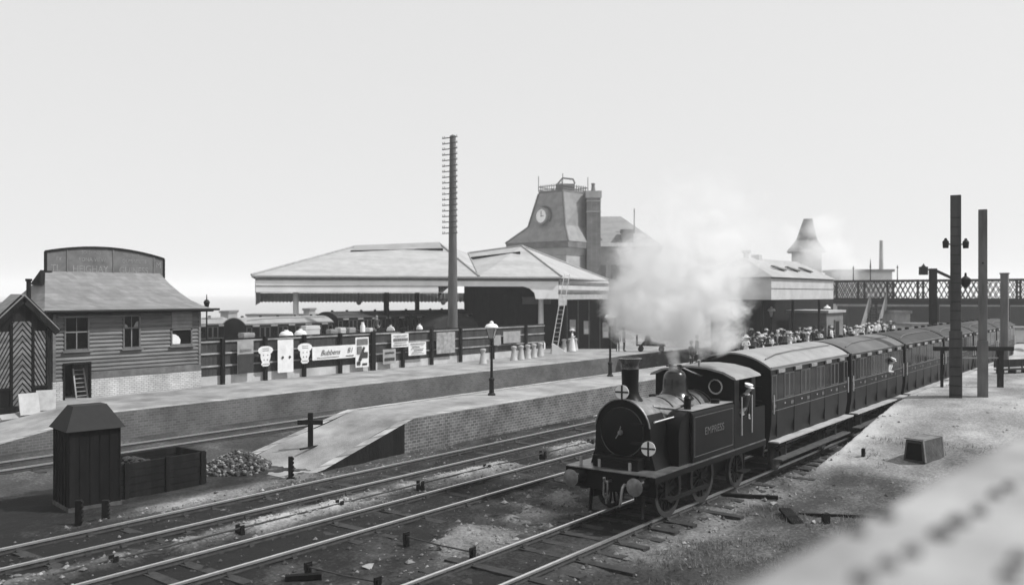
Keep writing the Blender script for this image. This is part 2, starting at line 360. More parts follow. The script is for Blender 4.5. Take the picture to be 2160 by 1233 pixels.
# loose stones on the ballast: nobody could count them
rng = np.random.default_rng(5)
N = 46000
sx = 6.5 + (rng.random(N) ** 1.35) * 40; sy = 2 + rng.random(N) * 19.5
keep = ~((np.abs(sy - T3) < 0.6) & (rng.random(N) < 0.5))
for c in (T3, T2, T1):
    keep &= np.abs(np.abs(sy - c) - 0.72) > 0.07
tone = gtone(sx, sy)
keep &= rng.random(N) < np.clip(0.1 + tone * 0.8, 0, 1)
keep &= ~((sy < 8.6) & (rng.random(N) < 0.7))
keep &= ~((sy < 9.2) & (sx > 27) & (rng.random(N) < 0.9))
sx, sy, tone = sx[keep], sy[keep], tone[keep]; N = len(sx)
sz = gz(sx, sy)
size = 0.018 + 0.045 * rng.random(N) ** 3 + 0.05 * (rng.random(N) < 0.012)
base = np.array([[1, 0, 0], [-1, 0, 0], [0, 1, 0], [0, -1, 0], [0, 0, 1], [0, 0, -1]], float)
octf = np.array([[0, 2, 4], [2, 1, 4], [1, 3, 4], [3, 0, 4], [2, 0, 5], [1, 2, 5], [3, 1, 5], [0, 3, 5]])
jit = 0.6 + 0.8 * rng.random((N, 6, 1))
ang = rng.random(N) * 6.28; ca, sa = np.cos(ang), np.sin(ang)
P = base[None] * jit
P = np.stack([P[..., 0] * ca[:, None] - P[..., 1] * sa[:, None], P[..., 0] * sa[:, None] + P[..., 1] * ca[:, None], P[..., 2] * 0.75], -1)
P = P * size[:, None, None] + np.stack([sx, sy, sz + size * 0.25], -1)[:, None, :]
F = (octf[None] + (np.arange(N) * 6)[:, None, None]).reshape(-1, 3)
me = bpy.data.meshes.new('ballast'); me.from_pydata(P.reshape(-1, 3).tolist(), [], F.tolist())
for nm, c in (('stone_dark', 0.05), ('stone_mid', 0.18), ('stone_pale', 0.3)): me.materials.append(mat(nm, c, 0.4, 3, 0.9))
mi = np.where(tone + rng.normal(0, 0.16, N) < 0.22, 0, np.where(tone + rng.normal(0, 0.2, N) < 0.55, 1, 2))
me.polygons.foreach_set('material_index', np.repeat(mi, 8).astype(np.int32))
so_ = bpy.data.objects.new('ballast', me); COL.objects.link(so_); tag(so_, 'loose grey ballast stones strewn between the rails', 'ballast', kind='stuff')

# rough grass and weeds on the bank, nobody could count the blades
N = 5200
wx = 10 + rng.random(N) ** 0.8 * 22; wy = 2.5 + rng.random(N) * 6.6
wp = fbm(wx * 0.6, wy * 0.6, 91)
kp = (wp > 0.60) & ~((wx > 25.5) & (rng.random(N) < 0.75)); wx, wy = wx[kp], wy[kp]; N = len(wx)
wx = np.repeat(wx, 7); wy = np.repeat(wy, 7); N = len(wx)
wx = wx + rng.normal(0, 0.07, N); wy = wy + rng.normal(0, 0.07, N); wz = gz(wx, wy)
h_ = 0.05 + 0.11 * rng.random(N) ** 2; an = rng.random(N) * 6.283; ln = rng.normal(0, 0.06, (N, 2))
dx, dy = np.cos(an) * 0.009, np.sin(an) * 0.009
P = np.stack([np.stack([wx - dx, wy - dy, wz - 0.02], -1), np.stack([wx + dx, wy + dy, wz - 0.02], -1), np.stack([wx + ln[:, 0], wy + ln[:, 1], wz + h_], -1)], 1)
me = bpy.data.meshes.new('grass'); me.from_pydata(P.reshape(-1, 3).tolist(), [], (np.arange(N * 3).reshape(N, 3)).tolist())
me.materials.append(mat('dry_grass', 0.16, 0.5, 3, 0.9)); me.materials.append(mat('bleached_grass', 0.22, 0.4, 3, 0.9))
me.polygons.foreach_set('material_index', (rng.random(N) < 0.35).astype(np.int32))
o = bpy.data.objects.new('grass', me); COL.objects.link(o); tag(o, 'rough dry grass and weeds on the near bank', 'grass', kind='stuff')

# ================================================================== TRACKS
def rail_mb(y):
    mb = MB()
    prof = [(-0.033, 0.0), (0.033, 0.0), (0.033, -0.045), (0.012, -0.055), (0.012, -0.105), (0.033, -0.115), (0.033, -0.14), (-0.033, -0.14), (-0.033, -0.115), (-0.012, -0.105), (-0.012, -0.055), (-0.033, -0.045)]
    o = len(mb.v); k = len(prof)
    for x in (-40, 400): mb.v += [(x, y + u, v) for u, v in prof]
    for i in range(k):
        mb.f.append([o + i, o + (i + 1) % k, o + k + (i + 1) % k, o + k + i]); mb.m.append(1 if i in (0, 1, k - 1) else 0)
    return mb
def track(yc, label, x0, x1, pitch, long_ends=False):
    root = thing('railway_track', label, 'railway track', (x0, yc, 0), 0)
    for s in (1, -1):
        rm = rail_mb(s * 0.7175); rm.v = [(p[0] - x0, p[1], p[2]) for p in rm.v]
        rm.build('rail', [M_rust, M_steel], root)
    rr = random.Random(int(yc * 10))
    first = None; x = x0; k = 0
    while x < x1 and k < 98:
        if first is None or (long_ends and k % 7 == 3):
            mb = MB()
            ln = 1.35
            mb.box(-0.125, 0.125, -ln - (0.75 if (long_ends and k % 7 == 3) else 0.12 if long_ends else 0), ln, -0.26, -0.135)
            for s in (1, -1):
                mb.prism([(-0.11, -0.135), (0.11, -0.135), (0.10, -0.115), (0.055, -0.11), (0.05, -0.05), (0.037, -0.05), (0.037, -0.115), (-0.037, -0.115), (-0.037, -0.05), (-0.05, -0.05), (-0.055, -0.11), (-0.1, -0.115)], 'x', -0.06, 0.06, 1)
                for q in range(len(mb.v) - 24, len(mb.v)):
                    v = mb.v[q]; mb.v[q] = (v[0], v[1] + s * 0.7175, v[2])
            o = mb.build('sleeper', [M_sleeper, M_rust], root); first = first or o
        else:
            o = first.copy(); COL.objects.link(o); o.parent = root
        o.location = (x - x0, rr.uniform(-0.06, 0.06), rr.uniform(-0.04, 0.006) + (0.02 if long_ends else 0)); o.rotation_euler = (0, 0, rr.uniform(-0.03, 0.03))
        x += pitch + rr.uniform(-0.04, 0.04); k += 1
    return root
track(T3, 'track under the steam locomotive, its sleeper ends bare on the near side', 7.5, 75, 0.78, True)
track(T2, 'empty track next to the locomotive, on its far side', 5.5, 80, 0.8)
track(T1, 'empty track running close below the brick face of the island platform', 4.5, 80, 0.8)
track(T0, 'track in the hollow between the two platforms', 8, 82, 0.8)

# point rodding between the two middle tracks
root = thing('point_rod', 'long thin signal rod on low stools between the two empty tracks', 'point rodding', (8, 17.25, -0.1))
MB().tube([(0, 0, 0.12), (70, 0, 0.12)], 0.022, 6).build('rod', M_rust, root)
st = None
for k in range(22):
    if st is None:
        st = MB().box(-0.05, 0.05, -0.12, 0.12, -0.15, 0.07).box(-0.05, 0.05, -0.11, -0.07, 0.07, 0.2).box(-0.05, 0.05, 0.07, 0.11, 0.07, 0.2).build('stool', M_iron, root)
        o = st
    else: o = st.copy(); COL.objects.link(o); o.parent = root
    o.location = (1.2 + 3.0 * k, 0, 0)
# low signal wires crossing the cess, with pulley stakes
def wire_run(p, q, lab):
    p = ground(*p, -0.08); q = ground(*q, -0.08)
    root = thing('signal_wire', lab, 'signal wire', (p.x, p.y, -0.1))
    d = q - p; d.z = 0
    MB().tube([(0, 0, 0.1), tuple(d * 0.5 + Vector((0, 0, 0.08))), tuple(d + Vector((0, 0, 0.1)))], 0.018, 6).build('wire', M_rust, root)
    for f in (0.0, 0.98):
        MB().box(-0.05, 0.05, -0.05, 0.05, -0.2, 0.16).box(-0.09, 0.09, -0.02, 0.02, 0.05, 0.2).build('stake', M_iron, root, tuple(d * f))
wire_run((857, 1138), (1000, 1172), 'dark signal wire between two stakes, in the wide gap left of the locomotive track')
wire_run((650, 1203), (800, 1236), 'dark signal wire at the bottom edge of the picture, nearest to the viewer')

# ================================================================== PLATFORMS
def strip(mb, xs, ys, zf, mi):
    o = len(mb.v); k = len(ys)
    for x in xs:
        for y in ys: mb.v.append((x, y, zf(x, y)))
    for i in range(len(xs) - 1):
        for j in range(k - 1):
            a = o + i * k + j; mb.f.append([a, a + k, a + k + 1, a + 1]); mb.m.append(mi)
def p2z(x, y):
    s = 18.35 - 0.25 * (y - P2N)
    t = min(1, max(0, (x - s) / (22.6 - s)))
    return -0.22 + 1.22 * (t if t < 0.85 else 0.85 + (t - 0.85) * (1 - 0.0 * t))
xs = list(np.arange(17.0, 23.2, 0.3)) + [24, 26, 30, 40, 60, 100, 200, 400]
mb = MB()
strip(mb, xs, [P2N + 0.35, 22.6, 23.5, 24.4, P2F - 0.35], lambda x, y: p2z(x, y) + (0.03 * math.sin(x * 1.7 + y) if x < 23 else 0), 0)
for y0, y1 in ((P2N, P2N + 0.35), (P2F - 0.35, P2F)): strip(mb, xs, [y0, y1], lambda x, y: p2z(x, y) + 0.012, 1)
for y in (P2N, P2F):
    o = len(mb.v)
    for x in xs: mb.v += [(x, y, p2z(x, y) + 0.012), (x, y, -0.5)]
    for i in range(len(xs) - 1): mb.f.append([o + 2 * i, o + 2 * i + 1, o + 2 * i + 3, o + 2 * i + 2]); mb.m.append(2 if xs[i] > 22 else 3)
o = mb.build('platform', [M_ash, M_cope, M_brick, M_dark], smooth=25); tag(o, kind='structure')
def p1z(x, y):
    t = min(1, max(0, (x - 11.2) / 6.0)); return -0.1 + 1.0 * t
xs = [8, 11.2] + list(np.arange(12, 17.3, 0.5)) + [17.3, 20, 30, 50, 53.6, 100, 200, 400]
mb = MB()
strip(mb, xs, [P1N + 0.4, 34, 36, 37.8], lambda x, y: p1z(x, y), 0)
strip(mb, [17.3, 20, 30, 50, 100, 200, 400], [37.8, 42, 50, 64, 90, 140], lambda x, y: 0.9, 0)
strip(mb, xs, [P1N, P1N + 0.4], lambda x, y: p1z(x, y) + 0.012, 1)
o = len(mb.v)
for x in xs: mb.v += [(x, P1N, p1z(x, 0) + 0.012), (x, P1N, -0.5)]
for i in range(len(xs) - 1): mb.f.append([o + 2 * i, o + 2 * i + 1, o + 2 * i + 3, o + 2 * i + 2]); mb.m.append(2)
o = mb.build('platform', [M_ash, M_cope, M_brick2], smooth=25); tag(o, kind='structure')

# near parapet the viewer looks over
PZ = 4.85; pe0, pe1 = ground(1500, 1233, PZ), ground(2160, 900, PZ); pang = math.atan2(pe1.y - pe0.y, pe1.x - pe0.x)
root = thing('parapet', 'broad pale parapet with rows of dark bolt heads, blurred in the near corner', 'parapet', (pe0.x, pe0.y, -0.3), pang)
MB().box(-3, 12, -2.2, 0.0, 0, PZ + 0.3).build('wall', mat('parapet_stone', 0.3, 0.4, 2.2, 0.9, bump=0.3, bscale=12), root, bevel=0.06)
bh = None
for px, py in ((1873, 1097), (1815, 1125), (2135, 1032), (2100, 1053), (2067, 1080), (2026, 1104), (1984, 1132), (1931, 1166), (1880, 1199), (1815, 1231), (2128, 1222), (2156, 1190)):
    p = ground(px + random.uniform(-8, 8), py + random.uniform(-6, 6), PZ); q_ = Matrix.Rotation(-pang, 3, 'Z') @ Vector((p.x - pe0.x, p.y - pe0.y, 0))
    if bh is None:
        bh = MB().lathe([(0.024, 0), (0.024, 0.009), (0.02, 0.017), (0.008, 0.022)], 12).build('bolt', mat('bolt_iron', 0.09, 0.3, 5), root, smooth=40); o = bh
    else: o = bh.copy(); COL.objects.link(o); o.parent = root
    o.location = (q_.x, q_.y, PZ + 0.3); o.scale = (k_ := random.uniform(0.65, 1.1), k_, 1)

# ================================================================== FENCE AND POSTERS
FY = 38.2
fx0, fx1 = 24.6, 53.8
root = thing('fence', 'long dark boarded fence on a pale plinth behind the platform, hung with bills and placards', 'fence', (fx0, FY, 0.9))
L = fx1 - fx0
MB().box(0, L, 0.02, 0.2, -0.1, 0.44).build('plinth', mat('limewashed_plinth', 0.5, 0.3, 0.7, 0.9), root)
mb = MB(); rr = random.Random(3); x = 0
while x < L:
    wd = rr.uniform(0.2, 0.26); mb.box(x + 0.006, min(L, x + wd), 0.05, 0.08 + rr.uniform(0, 0.012), 0.38, 2.22 + rr.uniform(-0.01, 0.01)); x += wd
mb.build('boarding', mat('fence_boards', 0.042, 0.5, 1.6, 0.85, stretch=(1.5, 1.5, 0.3)), root)
for z in (0.93, 1.55, 2.14): MB().box(0, L, -0.03, 0.05, z - 0.04, z + 0.04).build('rail', mat('fence_rail', 0.3, 0.4, 1.5, 0.8), root)
MB().box(0, L, -0.02, 0.14, 2.225, 2.27).build('capping', M_dark, root)
for px in (470, 560, 642, 718, 787, 850, 911, 972, 1040, 1110):
    X = onY(px, 800, FY - 0.12).x - fx0; s = 0.15 if px == 787 else 0.09
    MB().box(X - s, X + s, -0.20, -0.03, -0.05, 2.30).build('post', M_dark, root, bevel=0.01)
def sheet(nm, label, cat, x0, y0, x1, y1, m, marks=None, dy=0.28, group=None):
    Y = FY - dy
    a = onY(x0, y1, Y); b = onY(x1, y0, Y)
    wd, ht = b.x - a.x, b.z - a.z
    r = thing(nm, label, cat, (a.x, Y, a.z), 0, group)
    o = MB()
    k = 8
    for i in range(k):
        u0, u1 = i / k, (i + 1) / k
        o.add([(u0 * wd, 0.012 * math.sin(u0 * 7), 0), (u1 * wd, 0.012 * math.sin(u1 * 7), 0), (u1 * wd, 0.012 * math.sin(u1 * 7 + 1), ht), (u0 * wd, 0.012 * math.sin(u0 * 7 + 1), ht)], [(0, 1, 2, 3)])
        o.add([(u0 * wd, 0.012 * math.sin(u0 * 7) + 0.012, 0), (u1 * wd, 0.012 * math.sin(u1 * 7) + 0.012, 0), (u1 * wd, 0.012 * math.sin(u1 * 7 + 1) + 0.012, ht), (u0 * wd, 0.012 * math.sin(u0 * 7 + 1) + 0.012, ht)], [(3, 2, 1, 0)])
    o.build('sheet', m, r)
    if marks: marks(r, wd, ht)
    return r
def inkbars(rows, m=None):
    def f(r, wd, ht):
        rr = random.Random(int(wd * 1000))
        for v, h, a, b_ in rows:
            x = a; mb = MB()
            while x < b_:
                s = rr.uniform(0.04, 0.11); e = min(b_, x + s)
                mb.box(x * wd, e * wd, -0.028, -0.02, (v - h / 2) * ht, (v + h / 2) * ht); x = e + 0.02
            mb.build('print', m or M_inkf, r)
    return f
def m1(r, wd, ht):
    MB().box(0.02, wd - 0.02, -0.03, -0.022, 0.0, ht * 0.60).build('dark_panel', M_ink, r)
    MB().box(0.15 * wd, wd * 0.85, -0.031, -0.022, ht * 0.68, ht * 0.75).build('dark_band', M_inkf, r)
sheet('poster', 'tall poster nearest the signal cabin, pale at the head and nearly black below', 'poster', 501, 718, 535, 788, M_paperg, m1)
def m2(r, wd, ht):
    for u in (0.3, 0.75):
        MB().lathe([(0.001, 0), (0.075, 0), (0.075, 0.008), (0.001, 0.008)], 16, (u * wd, -0.03, ht * 0.46), 'y').build('black_spot', M_ink, r)
sheet('placard', 'tall plain white placard with two black spots side by side', 'placard', 586, 715, 619, 786, M_paper, m2)
def crest(px, py, label):
    Y = FY - 0.34; c = onY(px, py, Y); k = (c.x * CA + c.y * SA) / FPX
    half = [(5, -21), (9, -17), (7, -12), (9.5, -6), (10.5, 0), (10, 5), (13, 7), (16, 12), (14, 17), (9, 20.5), (4, 21.5)]
    pts = [(x * k * 1.22, z * k) for x, z in half] + [(-x * k * 1.22, z * k) for x, z in half[::-1]]
    r = thing('crest_sign', label, 'enamel sign', (c.x, Y, c.z), 0)
    MB().prism(pts, 'y', -0.012, 0.012).build('plate', M_paper, r)
    for u, v, s in ((-0.13, 0.06, 0.035), (0.13, 0.06, 0.035), (-0.1, -0.18, 0.04), (0.1, -0.18, 0.04)): MB().lathe([(0.001, 0), (s, 0), (s, 0.006), (0.001, 0.006)], 8, (u, -0.022, v), 'y').build('spot', M_inkf, r)
    for z in (0.28, 0.38, -0.42): MB().box(-0.2, 0.2, -0.022, -0.016, z, z + 0.03).build('band', M_inkf, r)
crest(560, 751, 'white crest shaped sign left of the white placard with two spots')
crest(643, 745, 'white crest shaped sign between the two spot placard and the long banner')
def m3(r, wd, ht):
    text('lettering', 'Bubbens', ht * 0.55, M_inkf, r, (wd * 0.40, -0.026, ht * 0.52), shear=0.35, sx=1.0)
    text('lettering', 'B1', ht * 0.55, M_inkf, r, (wd * 0.86, -0.026, ht * 0.58), shear=0.3)
    MB().box(wd * 0.76, wd * 0.95, -0.03, -0.02, ht * 0.14, ht * 0.2).box(wd * 0.1, wd * 0.6, -0.03, -0.02, ht * 0.15, ht * 0.18).build('underline', M_ink, r)
sheet('banner', 'long white banner with slanting script lettering', 'banner', 659, 726, 750, 760, M_paper, m3)
def m4(r, wd, ht):
    MB().box(wd * 0.1, wd * 0.9, -0.03, -0.02, ht * 0.75, ht * 0.95).box(wd * 0.1, wd * 0.45, -0.03, -0.02, ht * 0.45, ht * 0.7).build('grey_field', M_inkf, r)
    MB().box(wd * 0.4, wd * 0.9, -0.03, -0.02, ht * 0.3, ht * 0.5).box(wd * 0.1, wd * 0.35, -0.03, -0.02, ht * 0.08, ht * 0.2).box(wd * 0.5, wd * 0.85, -0.03, -0.02, ht * 0.06, ht * 0.13).prism([(wd * 0.2, ht * 0.25), (wd * 0.4, ht * 0.2), (wd * 0.7, ht * 0.66), (wd * 0.55, ht * 0.68)], 'y', -0.033, -0.025).build('dark_figure', M_ink, r)
sheet('poster', 'tall picture poster right of the long banner, pale with dark shapes', 'poster', 750, 710, 778, 775, M_paper, m4)
sheet('poster', 'small grey bill low on the fence with a dark band across it', 'poster', 808, 735, 835, 768, M_paperg, inkbars([(0.32, 0.2, 0.12, 0.88), (0.75, 0.12, 0.15, 0.85)], M_ink))
sheet('poster', 'wide pale bill with one row of heavy type, high on the fence', 'poster', 826, 702, 862, 733, M_paper, inkbars([(0.55, 0.22, 0.1, 0.95), (0.32, 0.05, 0.15, 0.85), (0.15, 0.06, 0.1, 0.9), (0.85, 0.04, 0.1, 0.9), (0.76, 0.03, 0.2, 0.8)]))
sheet('poster', 'white bill with small scattered print, lower right of the bill in heavy type', 'poster', 862, 720, 899, 750, M_paper, inkbars([(0.88, 0.07, 0.1, 0.9), (0.74, 0.03, 0.15, 0.85), (0.62, 0.06, 0.2, 0.6), (0.5, 0.03, 0.12, 0.88), (0.38, 0.07, 0.3, 0.8), (0.24, 0.04, 0.2, 0.75), (0.12, 0.03, 0.15, 0.85)]), dy=0.3)
sheet('poster', 'large mottled grey poster beside the foot of the telegraph pole', 'poster', 921, 699, 960, 746, mat('mottled_paper', 0.2, 0.6, 3.5, 0.8, c2=0.45))
sheet('poster', 'plain grey notice on the fence above the row of milk churns', 'poster', 1062, 697, 1098, 724, M_paperg)
sheet('poster', 'narrow grey notice on the fence just right of the nearest platform lamp', 'poster', 1042, 706, 1057, 728, M_paperg)

# ================================================================== SIGNAL CABIN
CXL, CY = 17.5, 37.8
def lx(px): return onY(px, 700, CY).x - CXL
def lz(px, py): return onY(px, py, CY).z - 0.9
root = thing('signal_cabin', 'two storey weatherboarded cabin with a swept slate roof, on a limewashed brick base', 'signal cabin', (CXL, CY, 0.9))
W, D = 7.0, 4.4
dx0, dx1, dz = lx(136), lx(188), lz(160, 768)
holes = [(lx(135), lx(188), lz(160, 740), lz(160, 667)), (lx(259), lx(296), lz(278, 735), lz(278, 664)), (lx(360), lx(405), lz(382, 729), lz(382, 693)), (dx0, dx1, -0.1, dz)]
mb = MB()
for a, b_, z0, z1 in ((0.03, dx0, 0.0, 3.72), (dx1, W - 0.03, 0.0, 3.72), (dx0, dx1, dz, 3.72)): mb.box(a, b_, 0.07, 1.6, z0, z1)
mb.box(0.03, W - 0.03, 1.6, D, 0, 3.72)
mb.build('wall', M_boardm, root)
mb = MB(); z = 0.84; k = 0
while z < 3.6:
    z1 = min(z + 0.172, 3.7); segs = [(0.0, W)]
    for a, b_, h0, h1 in holes:
        if h0 - 0.02 < (z + z1) / 2 < h1 + 0.02:
            ns = []
            for s, e in segs:
                if b_ <= s or a >= e: ns.append((s, e)); continue
                if a > s: ns.append((s, a))
                if b_ < e: ns.append((b_, e))
            segs = ns
    for s, e in segs:
        mb.prism([(0.06, z1), (0.08, z1), (0.08, z), (-0.02, z - 0.015), (-0.02, z + 0.012)], 'x', s, e)
        for q in range(len(mb.v) - 10, len(mb.v)): pass
    z = z1
mb.build('weatherboarding', M_board, root)
MB().box(lx(190), W + 0.02, -0.03, 0.066, -0.1, 0.83).box(0, lx(135), -0.03, 0.066, -0.1, 0.8).build('brick_base', M_brickw, root)
for x in (0.0, W - 0.12): MB().box(x, x + 0.12, -0.035, 0.05, 0.84, 3.7).build('corner_post', M_board, root)
MB().box(lx(190), W, -0.05, 0.0, 0.84, 1.12).build('apron_board', M_boardm, root)
for i, (a, b_, z0, z1) in enumerate(holes[:3]):
    fr = MB()
    for q in (a, b_ - 0.07): fr.box(q, q + 0.07, -0.04, 0.06, z0, z1)
    fr.box(a, b_, -0.04, 0.06, z1 - 0.06, z1).box(a, b_, -0.03, 0.06, z0, z0 + 0.09)
    f = fr.build('window', mat('window_frame_paint', 0.13, 0.25, 2, 0.7), root)
    gl = MB().box(a + 0.07, b_ - 0.07, 0.04, 0.05, z0 + 0.09, z1 - 0.06).build('pane', M_glass, f)
    if i < 2:
        zm = z0 + (z1 - z0) * (0.55 if i == 0 else 0.62)
        MB().box(a + 0.07, b_ - 0.07, -0.01, 0.035, zm - 0.03, zm + 0.03).box((a + b_) / 2 - 0.022, (a + b_) / 2 + 0.022, -0.005, 0.035, z0 + 0.09, zm - 0.03).box((a + b_) / 2 - 0.012, (a + b_) / 2 + 0.012, 0.0, 0.035, zm + 0.03, z1 - 0.06).build('sash', mat('sash_paint', 0.2, 0.25, 2, 0.7), f)
    MB().box(a - 0.09, b_ + 0.09, -0.13, 0.0, z0 - 0.05, z0 - 0.002).build('sill', M_mid, f)
    if i == 2:
        c = MB()
        cp = [(a + 0.08, z0 + 0.1), (a + 0.5, z0 + 0.1), (a + 0.52, z0 + 0.3), (a + 0.42, z0 + 0.45), (a + 0.25, z0 + 0.55), (a + 0.08, z0 + 0.58)]
        c.prism(cp, 'y', 0.018, 0.032).build('curtain', M_shirt, f)
    if i == 1:
        MB().prism([(a + 0.08, zm + 0.04), (a + 0.26, zm + 0.04), (a + 0.2, zm + 0.14), (a + 0.08, zm + 0.2)], 'y', 0.02, 0.034).build('curtain', M_greyp, f); MB().prism([(b_ - 0.08, zm + 0.04), (b_ - 0.3, zm + 0.04), (b_ - 0.2, zm + 0.25), (b_ - 0.08, zm + 0.3)], 'y', 0.02, 0.034).build('curtain', M_greyp, f)
MB().box(lx(362), lx(405), -0.02, 0.05, lz(382, 690), 3.68).build('shutter_board', mat('pale_board', 0.24, 0.2, 2, 0.8), root)
dr = MB()
for q in (dx0 - 0.07, dx1): dr.box(q, q + 0.07, -0.06, 0.1, 0, dz + 0.08)
dr.box(dx0, dx1, -0.06, 0.1, dz, dz + 0.08)
d = dr.build('doorway', M_dark, root)
MB().box(dx0, dx1, 1.5, 1.58, 0, dz).build('recess_shade_panel', M_void, d)  # black panel paints the cabin interior dark behind the doorway
# roof with a swept (bell-cast) profile
rx0, rx1, ry0, ry1 = -0.55, W + 0.42, -0.5, D + 0.5
rings = []
for t, h in ((0, 0), (0.2, 0.16), (0.42, 0.42), (0.62, 0.78), (0.82, 1.22), (1, 1.74)):
    yi = 2.68 * t; xi = 1.25 * t
    rings.append([(rx0 + xi, ry0 + yi, 3.78 + h), (rx1 - xi, ry0 + yi, 3.78 + h), (rx1 - xi, ry1 - yi, 3.78 + h), (rx0 + xi, ry1 - yi, 3.78 + h)])
mb = MB(); mb.v = [p for r_ in rings for p in r_]
for i in range(len(rings) - 1):
    for j in range(4): mb.f.append([i * 4 + j, i * 4 + (j + 1) % 4, i * 4 + 4 + (j + 1) % 4, i * 4 + 4 + j]); mb.m.append(0)
mb.f.append([len(mb.v) - 4 + j for j in range(4)]); mb.m.append(0); mb.f.append([3, 2, 1, 0]); mb.m.append(0)
roof = mb.build('roof', M_slate, root)
MB().box(rx0 + 0.02, rx1 - 0.02, ry0 + 0.02, ry1 - 0.02, 3.66, 3.775).build('eaves', M_dark, root)
MB().tube([(rx0, ry0 - 0.05, 3.77), (rx1 + 0.25, ry0 - 0.05, 3.77)], 0.055, 8).build('gutter', M_iron, root)
MB().box(lx(120), lx(290), -0.12, -0.05, 3.5, 3.56).build('valance_board', M_mid, root)
# dark gablet at the left end of the ridge
MB().add([(0.28, 1.7, 4.92), (0.28, 2.7, 4.92), (0.5, 2.2, 5.56), (1.0, 1.75, 4.95), (1.0, 2.65, 4.95), (1.0, 2.2, 5.56)], [(0, 1, 2), (3, 5, 4), (0, 2, 5, 3), (1, 4, 5, 2), (0, 3, 4, 1)]).build('gablet', M_dark, roof)
# sign on the ridge
SY = CY + 2.2
a = onY(96, 578, SY); b_ = onY(345, 578, SY)
root = thing('roof_sign', 'long curved top signboard with faded lettering along the ridge of the signal cabin', 'signboard', (a.x, SY, a.z - 0.1))
SW = b_.x - a.x
def top(u): return 1.0 + 0.40 * (1 - ((u - 0.46) / 0.54) ** 2) - 0.05 * u
pts = [(0, 0), (SW, 0)] + [(SW * u, top(u)) for u in np.linspace(1, 0, 17)]
MB().prism(pts, 'y', -0.02, 0.03).build('board', mat('faded_sign_board', 0.1, 0.45, 1.5, 0.85, c2=0.2), root)
fr = MB()
us = np.linspace(0, 1, 17)
for u0, u1 in zip(us[:-1], us[1:]): fr.bar((SW * u0, 0, top(u0)), (SW * u1, 0, top(u1)), 0.14, 0.09)
fr.box(-0.04, 0.04, -0.07, 0.07, 0, top(0)).box(SW - 0.04, SW + 0.04, -0.07, 0.07, 0, top(1))
fr.build('frame', M_dark, root)
for u in (0.165, 0.545, 0.905):
    MB().box(SW * u - 0.025, SW * u + 0.025, -0.05, -0.022, 0.0, top(u) - 0.05).build('batten', M_mid, root)
Ml = mat('faded_lettering', 0.2, 0.4, 4, 0.8, c2=0.33)
for body, u, z, s in (('TL', 0.075, 0.38, 0.42), ('HEIGHAY', 0.355, 0.36, 0.44), ('GUINESS', 0.725, 0.34, 0.42), ('FV', 0.1, 0.8, 0.24), ('EDNA VIEW', 0.37, 0.80, 0.26), ('GUM SEUTE', 0.73, 0.78, 0.26), ('M', 0.95, 0.62, 0.4), ('SOLE LINES', 0.36, 1.13, 0.2), ('TO LEBERT', 0.7, 1.06, 0.18)):
    text('lettering', body, s, Ml, root, (SW * u, -0.026, z), ext=0.003, sx=0.9)
for u in (0.1, 0.5, 0.9):
    MB().bar((SW * u, 0.05, top(u) * 0.7), (SW * u, 1.0, -0.4), 0.06, 0.06).build('strut', M_dark, root)
# short ladder in the doorway
def ladder(label, p, q, wd, rungs, m, group=None):
    r = thing('ladder', label, 'ladder', p, 0, group); q = Vector(q) - Vector(p)
    sd = Vector((wd[0], wd[1], 0)) * 0.5
    for s in (1, -1): MB().bar(sd * s, q + sd * s * 0.9, 0.06, 0.045, up=(wd[1], -wd[0], 0.01)).build('stile', m, r)
    for k in range(rungs):
        c = q * ((k + 0.6) / rungs); MB().tube([c - sd, c + sd], 0.02, 6).build('rung', m, r)
ladder('short grey ladder standing in the dark cabin doorway', (CXL + dx1 - 0.28, CY + 0.05, 0.9), (CXL + dx1 - 0.28, CY + 0.4, 0.9 + dz * 0.86), (0.5, 0), 7, M_greyp)

# ================================================================== PORCH SHED AT FAR LEFT
HYY = 37.2
ap = onY(46, 634, HYY); er = onY(107, 694, HYY); el = onY(-22, 694, HYY)
bz = 0.62
root = thing('shed', 'dark timber shed at the left edge, gable front filled with slanting boards', 'shed', (el.x, HYY, bz))
SWd = er.x - el.x; eh = er.z - bz; ah = ap.z - bz; axx = ap.x - el.x
MB().prism([(0, 0), (SWd, 0), (SWd, eh), (axx, ah - 0.05), (0, eh)], 'y', 0.0, 0.55).build('wall', M_dark, root)
def clip(poly, x0, x1, z0, z1):
    for ax, lim, sg in ((0, x0, 1), (0, x1, -1), (1, z0, 1), (1, z1, -1)):
        out = []
        for i in range(len(poly)):
            p, q = poly[i], poly[(i + 1) % len(poly)]
            a_, c_ = (p[ax] - lim) * sg, (q[ax] - lim) * sg
            if a_ >= 0: out.append(p)
            if a_ * c_ < 0:
                t_ = a_ / (a_ - c_); out.append((p[0] + (q[0] - p[0]) * t_, p[1] + (q[1] - p[1]) * t_))
        poly = out
        if not poly: return poly
    return poly
def diag(mb, x0, x1, z0, z1, slope, step, wd, m=0):
    c = z0 - abs(slope) * (x1 - x0) - 1
    while c < z1 + abs(slope) * (x1 - x0) + 1:
        p = clip([(x0, c), (x1, c + slope * (x1 - x0)), (x1, c + slope * (x1 - x0) + wd), (x0, c + wd)], x0, x1, z0, z1)
        if len(p) > 2: mb.prism(p, 'y', -0.035, -0.002, m)
        c += step
mb = MB(); xm = axx
pw_ = SWd * 0.155
diag(mb, xm - pw_, xm, 0.3, eh + 0.35, 1.25, 0.24, 0.15); diag(mb, xm, xm + pw_, 0.3, eh + 0.35, -1.25, 0.24, 0.15)
diag(mb, xm + pw_ + 0.12, SWd - 0.22, 1.05, eh - 0.05, -1.9, 0.27, 0.16)
diag(mb, 0.22, xm - pw_ - 0.12, 1.05, eh - 0.05, 1.9, 0.27, 0.16)
mb.build('slanting_boards', M_board, root)
mb = MB()
